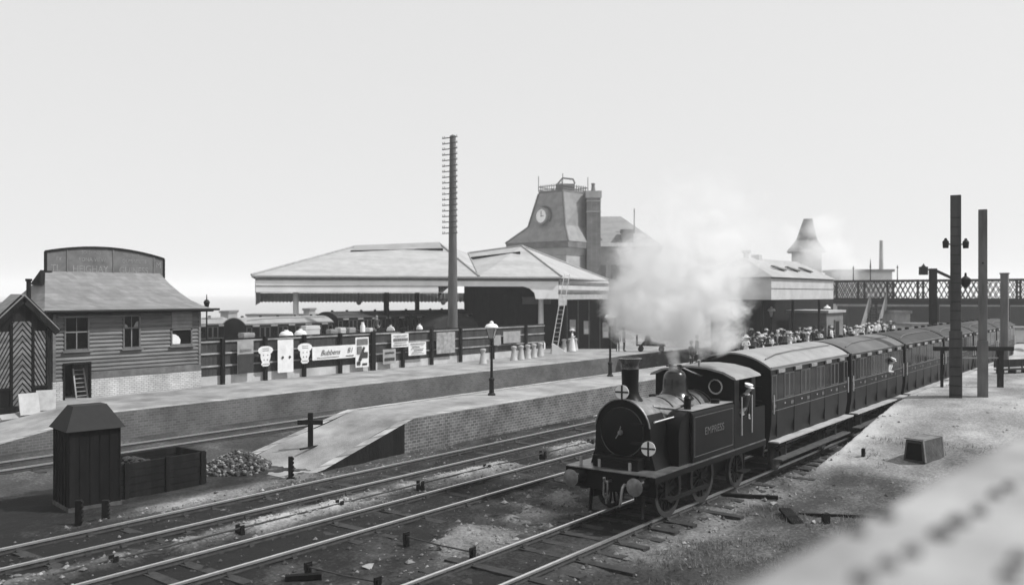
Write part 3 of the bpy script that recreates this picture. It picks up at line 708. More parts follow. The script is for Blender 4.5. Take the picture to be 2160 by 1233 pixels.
mb.box(0, SWd, -0.08, 0.0, 0.0, 0.28).box(0, 0.2, -0.08, 0, 0.28, eh).box(SWd - 0.2, SWd, -0.08, 0, 0.28, eh)
for q in (xm - pw_ - 0.1, xm + pw_): mb.box(q, q + 0.1, -0.07, 0, 0.28, eh + 0.25)
mb.box(xm + pw_ + 0.1, SWd - 0.2, -0.07, 0, 0.95, 1.04).box(0.2, xm - pw_ - 0.1, -0.07, 0, 0.95, 1.04)
mb.build('door_frame', M_dark, root)
mb = MB()
for s, e in (((-0.25, eh - 0.12), (axx, ah + 0.12)), ((axx, ah + 0.12), (SWd + 0.22, eh - 0.12))):
    mb.bar((s[0], -0.18, s[1]), (e[0], -0.18, e[1]), 0.12, 0.3)
mb.build('bargeboard', M_dark, root)
mb = MB()
for s, e in (((-0.28, eh - 0.05), (axx, ah + 0.2)), ((axx, ah + 0.2), (SWd + 0.25, eh - 0.05))):
    mb.add([(s[0], -0.25, s[1]), (e[0], -0.25, e[1]), (e[0], 1.0, e[1]), (s[0], 1.0, s[1]), (s[0], -0.25, s[1] + 0.07), (e[0], -0.25, e[1] + 0.07), (e[0], 1.0, e[1] + 0.07), (s[0], 1.0, s[1] + 0.07)], [(3, 2, 1, 0), (4, 5, 6, 7), (0, 1, 5, 4), (2, 3, 7, 6), (1, 2, 6, 5), (3, 0, 4, 7)])
mb.build('roof', M_slate, root)
p = onY(33, 632, 39.0)
MB().lathe([(0.09, 0), (0.09, 1.1), (0.13, 1.1), (0.13, 1.2), (0.001, 1.2)], 12).build('stovepipe', M_iron, root, (p.x - el.x, 39.0 - HYY - 1.2, ah - 0.3), smooth=40)
MB().box(-0.1, SWd + 0.3, -0.12, 0.6, -0.75, 0.0).build('plinth', M_timber, root)
mb = MB(); bx = onY(-60, 640, 40.5); cx_ = onY(42, 640, 40.5)
bb = thing('outbuilding', 'low grey roofed outbuilding behind the timber shed at the left edge', 'outbuilding', (bx.x, 40.6, 0.5))
MB().box(0, cx_.x - bx.x, 0, 3, 0, 3.9).build('wall', M_boardm, bb)
MB().prism([(-0.2, 3.9), (3.2, 3.9), (1.5, 4.55)], 'x', -0.2, cx_.x - bx.x + 0.1).build('roof', M_slate, bb)
def slab(label, px, py, w_, h, lean, m, yaw=0):
    Y = 36.0; p = onY(px, py, Y); p.z = max(p.z, p1z(p.x, 0))
    r = MB().box(-w_ / 2, w_ / 2, -0.03, 0.03, 0, h, M=Matrix.Rotation(lean, 4, 'X')).build('board', m, None, (p.x, Y, p1z(p.x, Y)), yaw)
    tag(r, label, 'board')
slab('clean white board leaning upright before the timber shed', 64, 857, 0.75, 0.85, R(-14), mat('clean_board', 0.5, 0.15, 3, 0.8))
slab('greyer board leaning right of the clean white board, by the shed corner', 97, 857, 0.7, 0.85, R(-25), mat('pale_board2', 0.42, 0.2, 3, 0.8), R(-25))
slab('dingy broken board lying low to the left of the clean white board', 28, 862, 0.9, 0.3, R(-55), M_greyp, R(8))

# ================================================================== NEAR HUT, BUNKER AND SMALL THINGS
p = ground(184, 1062, -0.2)
root = thing('platelayer_hut', 'small black timber hut close by the rails, with a shallow pitched roof', 'hut', (p.x, p.y, -0.22), R(-9))
s = 0.64
MB().box(-s, s, -s, s, 0.12, 2.1).build('wall', M_dark, root)
mb = MB()
for f in range(6):
    q = -s + 0.02 + f * (2 * s - 0.04) / 5
    mb.box(q - 0.015, q + 0.015, -s - 0.02, -s, 0.12, 2.1).box(-s - 0.02, -s, q - 0.015, q + 0.015, 0.12, 2.1)
mb.build('batten', M_dark, root)
o_ = s + 0.1; i_ = 0.42
MB().add([(-o_, -o_, 2.08), (o_, -o_, 2.08), (o_, o_, 2.08), (-o_, o_, 2.08), (-i_, -0.25, 2.68), (i_, -0.25, 2.68), (i_, 0.25, 2.68), (-i_, 0.25, 2.68)], [(0, 1, 5, 4), (1, 2, 6, 5), (2, 3, 7, 6), (3, 0, 4, 7), (4, 5, 6, 7), (3, 2, 1, 0)]).build('roof', mat('tarred_felt', 0.009, 0.4, 3, 0.8), root)
MB().box(-s - 0.03, s + 0.03, -s - 0.03, s + 0.03, -0.1, 0.12).build('base', M_timber, root)
p = Vector((12.45, 23.0, -0.22))
root = thing('coal_bunker', 'low black coal bunker of heavy boards beside the black hut', 'coal bunker', p)
mb = MB(); BW, BD, BH = 2.65, 1.5, 0.98
for k in range(5):
    z0 = k * BH / 5; z1 = z0 + BH / 5 - 0.012; j = 0.01 * (k % 2)
    mb.box(0, BW, -j, 0.08, z0, z1).box(0, BW, BD - 0.08, BD, z0, z1).box(-j, 0.08, 0.08, BD - 0.08, z0, z1).box(BW - 0.08, BW + j, 0.08, BD - 0.08, z0, z1)
mb.build('boarding', M_dark, root)
for q in (0.1, BW / 2, BW - 0.2): MB().box(q, q + 0.12, -0.06, -0.01, -0.05, BH + 0.03).build('stanchion', M_dark, root)
rr = random.Random(4); mb = MB()
for k in range(260):
    x, y = rr.uniform(0.12, BW - 0.12), rr.uniform(0.12, BD - 0.12)
    mb.ball((x, y, 0.45 + 0.4 * math.exp(-((x - 0.9) / 0.6) ** 2) + rr.uniform(-0.05, 0.05)), rr.uniform(0.06, 0.12), 0, 6, (1, rr.uniform(0.7, 1.2), 0.8))
mb.build('coal', mat('coal_lump', 0.02, 0.4, 8, 0.4), root)
# heap of broken stone at the foot of the ramp
rr = random.Random(9); p = ground(497, 985, -0.1); p.x += 0.3
mb = MB(); k = 24; rings = []
for i in range(9):
    t_ = i / 8; rings.append([(math.cos(a) * (1.05 + 0.15 * math.sin(3 * a)) * (1 - t_) * 1.05 + 0.001, math.sin(a) * (1 - t_) * 0.8, 0.55 * (t_ ** 0.8)) for a in np.linspace(0, 2 * math.pi, k, endpoint=False)])
mb.v = [q for r_ in rings for q in r_]
for i in range(8):
    for j in range(k): mb.f.append([i * k + j, i * k + (j + 1) % k, (i + 1) * k + (j + 1) % k, (i + 1) * k + j]); mb.m.append(0)
for i in range(900):
    a = rr.uniform(0, 6.283); t_ = rr.random() ** 0.6; rad = t_ * (1.1 + 0.15 * math.sin(3 * a))
    mb.ball((math.cos(a) * rad, math.sin(a) * rad * 0.78, 0.55 * (1 - t_) ** 0.8 + rr.uniform(-0.02, 0.03)), rr.uniform(0.03, 0.075), rr.choice((1, 1, 1, 2, 2, 3)), 6, (1, rr.uniform(0.7, 1.3), 0.8))
o = mb.build('stone_heap', [M_rust, mat('heap_dark', 0.05, 0.4, 6), mat('heap_mid', 0.11, 0.4, 6), mat('heap_pale', 0.26, 0.3, 6)], None, (p.x - 0.15, p.y + 0.1, -0.22)); o.scale = (1.15, 1.1, 1.15); tag(o, 'heap of broken stone and clinker at the foot of the platform ramp', 'heap')
# cross shaped board on the ramp
p = ground(655, 948, 0.12); z = p2z(p.x, p.y)
root = thing('cross_board', 'dark wooden cross shaped board standing on the pale platform ramp', 'sign', (p.x, p.y, z - 0.03), R(-50))
MB().box(-0.085, 0.085, -0.05, 0.05, -0.1, 1.22).build('post', M_dark, root, bevel=0.008)
MB().box(-0.43, 0.43, -0.085, -0.05, 0.82, 0.98).build('arm', M_dark, root, bevel=0.008)
o = MB().box(-0.42, 0.42, -0.03, 0.03, 0, 0.05).build('plank', M_dark, None, (p.x - 0.15, p.y - 0.12, z + 0.02), R(5)); tag(o, 'thin dark plank lying at the foot of the wooden cross', 'plank')
def stub(px, py, label, h=0.66):
    p = ground(px, py, -0.2)
    r = thing('stub_post', label, 'short post', (p.x, p.y, -0.24), R(-40), 'notched stub posts beside the nearest rails')
    mb = MB(); pts = [(-0.07, 0), (0.06, 0)]
    for k in range(5):
        z0 = 0.1 + k * (h - 0.1) / 5; pts += [(0.06, z0), (0.1, z0 + 0.03), (0.1, z0 + 0.07), (0.06, z0 + 0.1)]
    pts += [(0.06, h), (-0.07, h)]
    mb.prism(pts, 'y', -0.07, 0.07).build('post', M_dark, r)
    MB().box(-0.12, 0.12, -0.1, 0.1, 0, 0.06).build('foot', M_dark, r)
stub(613, 1008, 'notched stub post below the wooden cross', 0.7)
stub(166, 1108, 'notched stub post in front of the black hut, on its left')
stub(222, 1102, 'notched stub post in front of the black hut, on its right', 0.6)
# splayed wooden box on the sandy slope
p = ground(1938, 972, 0.18)
root = thing('wooden_box', 'splayed wooden box lying on the pale sandy slope near the train', 'box', (p.x + 0.45, p.y, float(gz(np.array([p.x + .5]), np.array([p.y]))[0]) - 0.05), R(-16))
MB().add([(-0.55, -0.38, 0), (0.75, -0.42, 0), (0.75, 0.36, 0), (-0.55, 0.32, 0), (-0.5, -0.3, 0.66), (0.6, -0.32, 0.7), (0.6, 0.28, 0.7), (-0.5, 0.26, 0.66)], [(0, 1, 5, 4), (1, 2, 6, 5), (2, 3, 7, 6), (3, 0, 4, 7), (4, 5, 6, 7), (3, 2, 1, 0)]).build('body', M_timber, root, bevel=0.012)
MB().add([(-0.553, -0.31, 0.06), (-0.553, 0.25, 0.06), (-0.513, 0.2, 0.58), (-0.513, -0.24, 0.58)], [(0, 1, 2, 3)]).build('end_shade_panel', M_void, root)  # flat black panel on a closed end paints in a shaded opening
mb = MB()
for x in (-0.53, 0.62): mb.bar((x, -0.40, 0.02), (x, -0.32, 0.7), 0.07, 0.03, up=(0, 1, 0)).bar((x, -0.33, 0.71), (x, 0.28, 0.71), 0.07, 0.03)
mb.build('batten', mat('bleached_timber', 0.2, 0.35, 4, 0.9), root)
MB().add([(-0.5, -0.3, 0.672), (0.6, -0.32, 0.712), (0.6, 0.28, 0.712), (-0.5, 0.26, 0.672)], [(0, 1, 2, 3)]).build('lid', mat('box_lid', 0.17, 0.35, 4, 0.9), root)
for nm, lab, px, py, ln, wd, ht, yaw, m in (
    ('plank', 'dark broad plank tilted on the grass at the lower right, left of the thin pole', 1675, 1090, 1.35, 0.3, 0.06, 40, M_dark),
    ('pole', 'thin dark pole on the ground right of the tilted broad plank', 1768, 1082, 1.9, 0.08, 0.07, -62, M_dark),
    ('block', 'small black block beside the thin pole at the lower right', 1742, 1096, 0.16, 0.14, 0.26, -40, M_dark),
    ('timber', 'dark timber lying across the cess beside the track, nearest the locomotive front', 1565, 1046, 1.9, 0.13, 0.11, -64, M_dark),
    ('stake', 'small dark stake in the sand left of the wooden box', 1821, 966, 0.1, 0.1, 0.28, 0, M_dark),
    ('paper_scrap', 'scrap of white paper on the dark cinders at bottom centre', 776, 1189, 0.30, 0.22, 0.05, 30, M_scrap),
    ('paper_scrap', 'scrap of white paper beside the small black block', 1716, 1097, 0.16, 0.1, 0.05, 20, M_scrap),
    ('paper_scrap', 'scrap of white paper at the end of the timber in the cess', 1632, 1058, 0.2, 0.12, 0.05, -20, M_scrap),
    ('kerb_block', 'dark block of timber low at the bottom edge, below the scrap of paper', 640, 1213, 0.7, 0.16, 0.14, -40, M_dark)):
    z = -0.12 if py > 1020 else 0.1
    p = ground(px, py, z); z = float(gz(np.array([p.x]), np.array([p.y]))[0])
    mb = MB()
    if nm == 'paper_scrap':
        mb.add([(-ln / 2, -wd / 2, 0.01), (ln / 2, -wd * 0.4, 0.06), (ln * 0.45, wd / 2, 0.02), (-ln * 0.4, wd * 0.45, 0.07), (0, 0, 0.09)], [(0, 1, 4), (1, 2, 4), (2, 3, 4), (3, 0, 4)])
    else:
        c_ = 0.25 * min(wd, ht)
        mb.prism([(-wd / 2 + c_, 0), (wd / 2, 0.005), (wd / 2, ht - c_), (wd / 2 - c_, ht), (-wd / 2, ht * 0.95), (-wd / 2, c_)], 'x', -ln / 2, ln / 2)
    o = mb.build(nm, m, None, (p.x, p.y, z - 0.01 if nm != 'plank' else z + 0.02), R(yaw)); tag(o, lab, nm.replace('_', ' '))
    if nm == 'plank': o.rotation_euler[1] = R(-9)

# ================================================================== LAMPS, POLES, CHURNS
def lamp_post(label, p, h, group='gas lamps along the island platform'):
    r = thing('lamp_post', label, 'lamp post', p, R(20), group)
    MB().lathe([(0.17, 0), (0.17, 0.06), (0.11, 0.12), (0.1, 0.62), (0.13, 0.66), (0.13, 0.72), (0.075, 0.78)], 12).build('base', M_iron, r, smooth=40)
    MB().lathe([(0.065, 0.78), (0.045, h - 0.75), (0.07, h - 0.74), (0.07, h - 0.7), (0.04, h - 0.66)], 10).build('column', M_iron, r, smooth=40)
    MB().tube([(-0.32, 0, h - 0.95), (0.32, 0, h - 0.95)], 0.018, 6).build('ladder_bar', M_iron, r)
    a, b_, z0, z1 = 0.09, 0.19, h - 0.62, h - 0.18
    l_ = MB().add([(-a, -a, z0), (a, -a, z0), (a, a, z0), (-a, a, z0), (-b_, -b_, z1), (b_, -b_, z1), (b_, b_, z1), (-b_, b_, z1)], [(0, 1, 5, 4), (1, 2, 6, 5), (2, 3, 7, 6), (3, 0, 4, 7), (0, 3, 2, 1), (4, 5, 6, 7)]).build('lantern', mat('lantern_glass', 0.32, 0.2, 3, 0.15), r)
    mb = MB()
    for sx_, sy_ in ((-1, -1), (1, -1), (1, 1), (-1, 1)): mb.bar((sx_ * a, sy_ * a, z0), (sx_ * b_, sy_ * b_, z1), 0.022, 0.022)
    mb.build('glazing_bar', M_iron, l_)
    MB().lathe([(0.28, h - 0.18), (0.3, h - 0.13), (0.22, h - 0.02), (0.09, h + 0.02), (0.08, h + 0.1), (0.001, h + 0.14)], 14).build('hood', M_white, l_, smooth=40)
for px, py, h, lab in ((1037, 833, 3.1, 'gas lamp post nearest the viewer on the island platform, left of the locomotive'), (1287, 793, 3.3, 'gas lamp post on the island platform just behind the locomotive chimney')):
    p = ground(px, py, 1.0); lamp_post(lab, (p.x, p.y, 1.0), h)
for px, lab in ((1627, 'gas lamp post rising out of the crowd in front of the dark canopy'), (1745, 'gas lamp post at the left end of the footbridge')):
    p = onY(px, 700, 24.2); lamp_post(lab, (p.x, p.y, 1.0), 3.35)
p = onY(436, 700, 40.2)
r = thing('lamp_post', 'slim dark lamp post behind the fence at the cabin corner', 'lamp post', (p.x, p.y, 0.9))
MB().lathe([(0.06, 0), (0.035, 3.6), (0.06, 3.62), (0.03, 3.7)], 10).build('column', M_iron, r, smooth=40)
MB().tube([(-0.25, 0, 3.25), (0.25, 0, 3.25)], 0.018, 6).build('ladder_bar', M_iron, r)
MB().lathe([(0.07, 3.7), (0.15, 4.05), (0.17, 4.07), (0.09, 4.2), (0.03, 4.22), (0.02, 4.45), (0.001, 4.5)], 8).build('lantern', M_iron, r, smooth=40)
# telegraph pole
p = onY(955, 700, 40.0); f = p.x * CA + p.y * SA; top_z = EYE - (287 - HY) * f / FPX - 0.9
root = thing('telegraph_pole', 'very tall telegraph pole with a ladder of short cross arms behind the fence', 'telegraph pole', (p.x, p.y, 0.9))
MB().lathe([(0.36, 0), (0.33, 4), (0.27, 9), (0.21, top_z), (0.001, top_z + 0.12)], 14).build('pole', M_pole, root, smooth=40)
arm = None; n_arm = 18
for k in range(n_arm):
    z = top_z - 0.15 - k * (0.385 if k else 0)
    if arm is None:
        mb = MB().box(-0.34, -0.28, -0.68, 0.68, -0.03, 0.03)
        for y in (-0.64, -0.48, 0.48, 0.64): mb.lathe([(0.012, 0.03), (0.012, 0.06), (0.03, 0.06), (0.03, 0.12), (0.001, 0.14)], 6, (-0.31, y, 0), 'z', 1)
        arm = mb.build('arm', [mat('arm_timber', 0.09), M_greyp], root); o = arm
    else: o = arm.copy(); COL.objects.link(o); o.parent = root
    o.location = (0, 0, z)
# timber signal posts by the sandy ramp
def px_h(px, py0, f): return EYE - (py0 - HY) * f / FPX
p = ground(2016, 848, 0.97); f = p.x * CA + p.y * SA
root = thing('signal_post', 'thick dark timber signal post with two lamps, left of the plainer post', 'signal post', (p.x, p.y, 0.9), R(10))
h = px_h(0, 412, f) - 0.9
MB().box(-0.24, 0.24, -0.24, 0.24, -0.2, 3.0).box(-0.2, 0.2, -0.2, 0.2, 3.0, h).build('post', mat('signal_post_timber', 0.05, 0.5, 2, 0.85, stretch=(1, 1, 0.2)), root, bevel=0.02)
zl = px_h(0, 515, f) - 0.9
for s_, q in ((-1, 0.46), (1, 0.46)):
    l_ = MB().lathe([(0.11, -0.16), (0.13, 0.1), (0.06, 0.18), (0.05, 0.24), (0.001, 0.25)], 10).build('lamp', M_iron, root, (s_ * q * SA, -s_ * q * CA, zl), smooth=40)
    MB().bar((0, 0, 0), (-s_ * 0.3 * SA, s_ * 0.3 * CA, 0.0), 0.05, 0.05).build('bracket', M_iron, l_)
zl = px_h(0, 592, f) - 0.9
MB().lathe([(0.05, -0.3), (0.2, -0.12), (0.2, 0.08), (0.05, 0.2), (0.04, 0.32), (0.001, 0.34)], 10).build('lamp', M_iron, root, (0.45 * SA, -0.45 * CA, zl), smooth=40)
for k in range(20): MB().tube([(-0.26, -0.2, 0.4 + k * 0.38), (-0.26, 0.2, 0.4 + k * 0.38)], 0.015, 5).build('step_iron', M_iron, root)
p = ground(2073, 847, 0.97); f = p.x * CA + p.y * SA
root = thing('signal_post', 'plain timber signal post, paler on its sunny side, right of the post with lamps', 'signal post', (p.x, p.y, 0.9), R(10))
h = px_h(0, 442, f) - 0.9
MB().box(-0.2, 0.2, -0.2, 0.2, -0.2, 2.6).box(-0.165, 0.165, -0.165, 0.165, 2.6, h).build('post', mat('signal_post_timber2', 0.13, 0.45, 2, 0.85, stretch=(1, 1, 0.2)), root, bevel=0.02)
zl = px_h(0, 555, f) - 0.9
MB().bar((-0.17, 0, zl), (-0.4, 0, zl), 0.06, 0.06).build('bracket', M_iron, root)
p = ground(2110, 826, 0.97); f = p.x * CA + p.y * SA
zb = px_h(0, 735, f) - 0.95
root = thing('timber_staging', 'low dark timber staging, a long beam on thin legs across the two signal posts', 'staging', (p.x, p.y, 0.95), HEAD - R(90))
MB().box(-3.0, 0.55, -0.12, 0.12, zb - 0.09, zb + 0.09).build('beam', M_dark, root)
MB().box(-0.1, 0.1, -0.1, 0.1, -0.2, zb - 0.09).build('leg', M_dark, root)
MB().box(-2.7, -2.6, -0.05, 0.05, -0.2, zb - 0.09).build('leg', M_dark, root)
MB().box(-1.9, -0.1, -0.03, 0.03, zb - 0.45, zb - 0.38).build('rail', M_greyp, root)
p = cw((2119 - CX) * 52 / FPX, 52, 0.9)
root = thing('signal_post', 'thin worn timber post at the right edge, shorter than the two signal posts', 'signal post', p, 0)
h = px_h(0, 578, 52) - 0.9
MB().box(-0.2, 0.2, -0.2, 0.2, 0, h).box(-0.24, 0.24, -0.24, 0.24, h, h + 0.08).build('post', M_pole, root)
p = onY(1968, 700, 13.25); f = p.x * CA + p.y * SA
root = thing('bracket_signal', 'dark post with a square lamp out on its left, rising behind the train', 'signal post', (p.x, p.y, -0.2), HEAD - R(90))
h = px_h(0, 566, f) + 0.2
MB().box(-0.19, 0.19, -0.19, 0.19, 0, h).build('post', M_dark, root)
MB().bar((0.1, 0, h - 0.1), (1.5, 0, h - 0.75), 0.16, 0.16).build('stay', M_dark, root)
MB().box(-0.75, 0.2, -0.05, 0.05, h - 0.12, h - 0.02).build('bracket', M_dark, root)
MB().box(-0.85, -0.42, -0.2, 0.2, h - 0.42, h + 0.12).lathe([(0.16, h + 0.12), (0.06, h + 0.25), (0.001, h + 0.35)], 8, (-0.63, 0, 0)).build('lamp', M_iron, root)
# tall ladder against the canopy corner
ladder('tall pale ladder leaning on the right corner of the station canopy', tuple(at(1168, 744, 66.5)), tuple(at(1196, 578, 69.6)), (0.5 * SA * 0.9, -0.5 * CA * 0.9), 18, mat('ladder_wood', 0.42, 0.2, 4, 0.8))
# milk churns
CH = None
def churn(px, py, label, h=1.0):
    global CH
    p = ground(px, py, 0.9)
    if CH is None:
        r = thing('milk_churn', label, 'milk churn', p, 0, 'milk churns on the platform')
        MB().lathe([(0.27, 0), (0.28, 0.03), (0.25, 0.06), (0.15, 0.72), (0.15, 0.78), (0.2, 0.88), (0.2, 0.9)], 14).build('body', M_churn, r, smooth=40)
        MB().lathe([(0.16, 0.9), (0.2, 0.905), (0.17, 0.97), (0.04, 1.0), (0.001, 1.0)], 14).build('lid', M_churn, r, smooth=40)
        MB().tube([(0.16, 0, 0.62), (0.24, 0, 0.62), (0.24, 0, 0.74), (0.16, 0, 0.76)], 0.014, 6).tube([(-0.16, 0, 0.62), (-0.24, 0, 0.62), (-0.24, 0, 0.74), (-0.16, 0, 0.76)], 0.014, 6).build('handle', M_iron, r)
        CH = r
    else:
        r = copy_tree(CH); r.location = p; r['label'] = label
churn(1019, 767, 'milk churn standing alone left of the nearest lamp post')
for k, (px, py) in enumerate(((1084, 760), (1099, 758), (1113, 756), (1126, 754), (1140, 751))): churn(px, py, 'milk churn, %s from the left in the row against the fence end' % ORD[k])
for k, (px, py) in enumerate(((1190, 741), (1202, 740), (1213, 739))): churn(px, py, 'milk churn, %s from the left of the three right of the leaning ladder' % ORD[k])
o = MB().prism([(-0.5, 0), (0.5, 0), (0.6, 0.1), (-0.35, 0.75), (-0.5, 0.7)], 'y', -0.3, 0.3).build('barrow', M_white, None, ground(1178, 745, 0.9), HEAD - R(90)); tag(o, 'pale tipped barrow at the foot of the tall leaning ladder', 'barrow')

# ================================================================== LOCOMOTIVE
LX = 17.55
loco = thing('steam_locomotive', 'black tank steam locomotive with tall chimney and domed boiler, blowing off steam', 'locomotive', (LX, T3, 0))
MB().box(0.55, 6.95, -0.6, -0.55, 0.5, 1.15).box(0.55, 6.95, 0.55, 0.6, 0.5, 1.15).box(0.55, 6.95, -0.55, 0.55, 0.95, 1.1).build('frame', M_iron, loco)
rpl = MB().box(0.32, 7.0, -1.22, 1.22, 1.2, 1.225).build('running_plate', M_sheet, loco)
for s in (-1, 1): MB().box(0.33, 6.99, s * 1.215 - 0.015, s * 1.215 + 0.015, 1.06, 1.199).build('valance', M_gloss, rpl)
for x in (0.42, 6.85): MB().box(x, x + 0.09, -1.2, 1.2, 0.72, 1.18).build('buffer_beam', M_gloss, loco, bevel=0.01)
for x, s in ((0.42, -1), (6.94, 1)):
    for y in (-0.87, 0.87):
        b = MB().lathe([(0.19, 0), (0.17, s * 0.12), (0.12, s * 0.18), (0.11, s * 0.28)], 18, (x, y, 1.0), 'x').build('buffer', M_gloss, loco, smooth=40)
        MB().lathe([(0.06, s * 0.28), (0.06, s * 0.38), (0.2, s * 0.4), (0.21, s * 0.43), (0.12, s * 0.455), (0.001, s * 0.46)], 20, (x, y, 1.0), 'x').build('buffer_head', mat('worn_iron', 0.2, 0.4, 5, 0.45, metal=0.7), b, smooth=40)
MB().tube([(0.42, 0, 0.98), (0.2, 0, 0.98), (0.12, 0, 1.03), (0.1, 0, 1.1)], 0.035, 8).tube([(0.17, -0.05, 0.98), (0.16, -0.055, 0.68), (0.17, -0.03, 0.62), (0.17, 0.03, 0.62), (0.16, 0.055, 0.68), (0.17, 0.05, 0.98)], 0.022, 6).tube([(0.18, 0, 0.64), (0.2, 0, 0.48)], 0.03, 6).build('coupling', mat('worn_iron'  , 0.3), loco, smooth=50)
MB().tube([(0.42, -0.42, 0.92), (0.3, -0.43, 0.95), (0.2, -0.44, 0.9), (0.15, -0.44, 0.76), (0.16, -0.42, 0.6), (0.22, -0.36, 0.48), (0.3, -0.3, 0.44)], 0.032, 8).build('brake_hose', M_greyp, loco, smooth=50)
for y in (-0.72, 0.72): MB().bar((0.75, y, 1.0), (0.62, y, 0.12), 0.03, 0.12, up=(1, 0, 0)).build('guard_iron', M_iron, loco)
# smokebox with its wing plates
a0 = [(math.cos(t) * 0.76, 2.1 + math.sin(t) * 0.76) for t in np.linspace(0, math.pi, 23)]
poly = [(0.9, 1.225), (0.78, 1.6), (0.76, 1.9)] + a0[0:] + [(-0.76, 1.9), (-0.78, 1.6), (-0.9, 1.225)]
sbm = MB().prism(poly, 'x', 0.95, 1.75); sbm.m = [1, 1] + [0 if 7 <= i <= 20 else 1 for i in range(len(sbm.f) - 2)]  # paler metal on the top faces puts the lit crown into the colour
sb = sbm.build('smokebox', [M_sheet, M_gloss], loco, smooth=35)
MB().tube([(0.94, y, z) for y, z in a0[1:-1]], 0.022, 6).build('rim', M_sheet, sb, smooth=50)  # rim in paler metal, standing in for the highlight along the arch
dr = MB().lathe([(0.60, 0.95), (0.60, 0.925), (0.5, 0.905), (0.28, 0.87), (0.001, 0.86)], 32, (0, 0, 2.06), 'x').build('smokebox_door', M_gloss, loco, smooth=40)
MB().lathe([(0.57, 0.925), (0.6, 0.915), (0.615, 0.93), (0.6, 0.945)], 32, (0, 0, 2.06), 'x', close=False).build('ring', M_dome, dr, smooth=50)
MB().lathe([(0.07, 0.87), (0.05, 0.8), (0.001, 0.79)], 12, (0, 0, 2.06), 'x').tube([(0.8, 0, 2.06), (0.8, 0.1, 1.92)], 0.013, 6).tube([(0.78, 0, 2.06), (0.78, -0.05, 2.22)], 0.013, 6).build('handle', M_sheet, dr, smooth=50)
mb = MB()
for z in (1.84, 2.28): mb.box(0.88, 0.91, -0.62, 0.1, z - 0.03, z + 0.03)
mb.build('hinge_strap', M_iron, dr)
boil = MB().lathe([(0.67, 1.75), (0.67, 4.85)], 40, (0, 0, 2.1), 'x').build('boiler', M_sheet, loco, smooth=40)
mb = MB()
for x in (1.78, 2.6, 3.3, 4.1, 4.7): mb.lathe([(0.672, x - 0.03), (0.682, x - 0.025), (0.682, x + 0.025), (0.672, x + 0.03)], 40, (0, 0, 2.1), 'x', close=False)
mb.build('boiler_band', M_gloss, boil, smooth=40)
ch = MB().lathe([(0.36, 2.74), (0.29, 2.84), (0.235, 2.92), (0.205, 3.02), (0.205, 3.2), (0.215, 3.56)], 28, (1.32, 0, 0)).build('chimney', M_gloss, loco, smooth=50)
MB().lathe([(0.215, 3.56), (0.225, 3.565), (0.225, 3.62), (0.235, 3.72), (0.285, 3.785), (0.295, 3.82), (0.27, 3.83), (0.2, 3.83), (0.18, 3.5), (0.001, 3.45)], 28, (1.32, 0, 0)).build('chimney_cap', mat('copper_cap', 0.22, 0.2, 4, 0.25, metal=1.0), ch, smooth=50)
dm = MB().lathe([(0.5, 2.62), (0.38, 2.76), (0.335, 2.84), (0.325, 3.02), (0.318, 3.12), (0.30, 3.23), (0.24, 3.32), (0.15, 3.38), (0.05, 3.405), (0.001, 3.408)], 32, (3.72, 0, 0)).build('dome', M_dome, loco, smooth=60)
mb = MB()
for y in (-0.12, 0.12): mb.lathe([(0.07, 3.28), (0.05, 3.36), (0.05, 3.46), (0.075, 3.48), (0.06, 3.52), (0.001, 3.53)], 12, (3.72, y, 0))
mb.bar((3.72, -0.26, 3.47), (3.72, 0.26, 3.47), 0.04, 0.03)
mb.build('safety_valve', M_iron, dm, smooth=50)
MB().tube([(3.74, -0.2, 3.45), (4.2, -0.24, 3.3), (4.8, -0.26, 3.15)], 0.02, 6).build('lever', M_steel, dm)
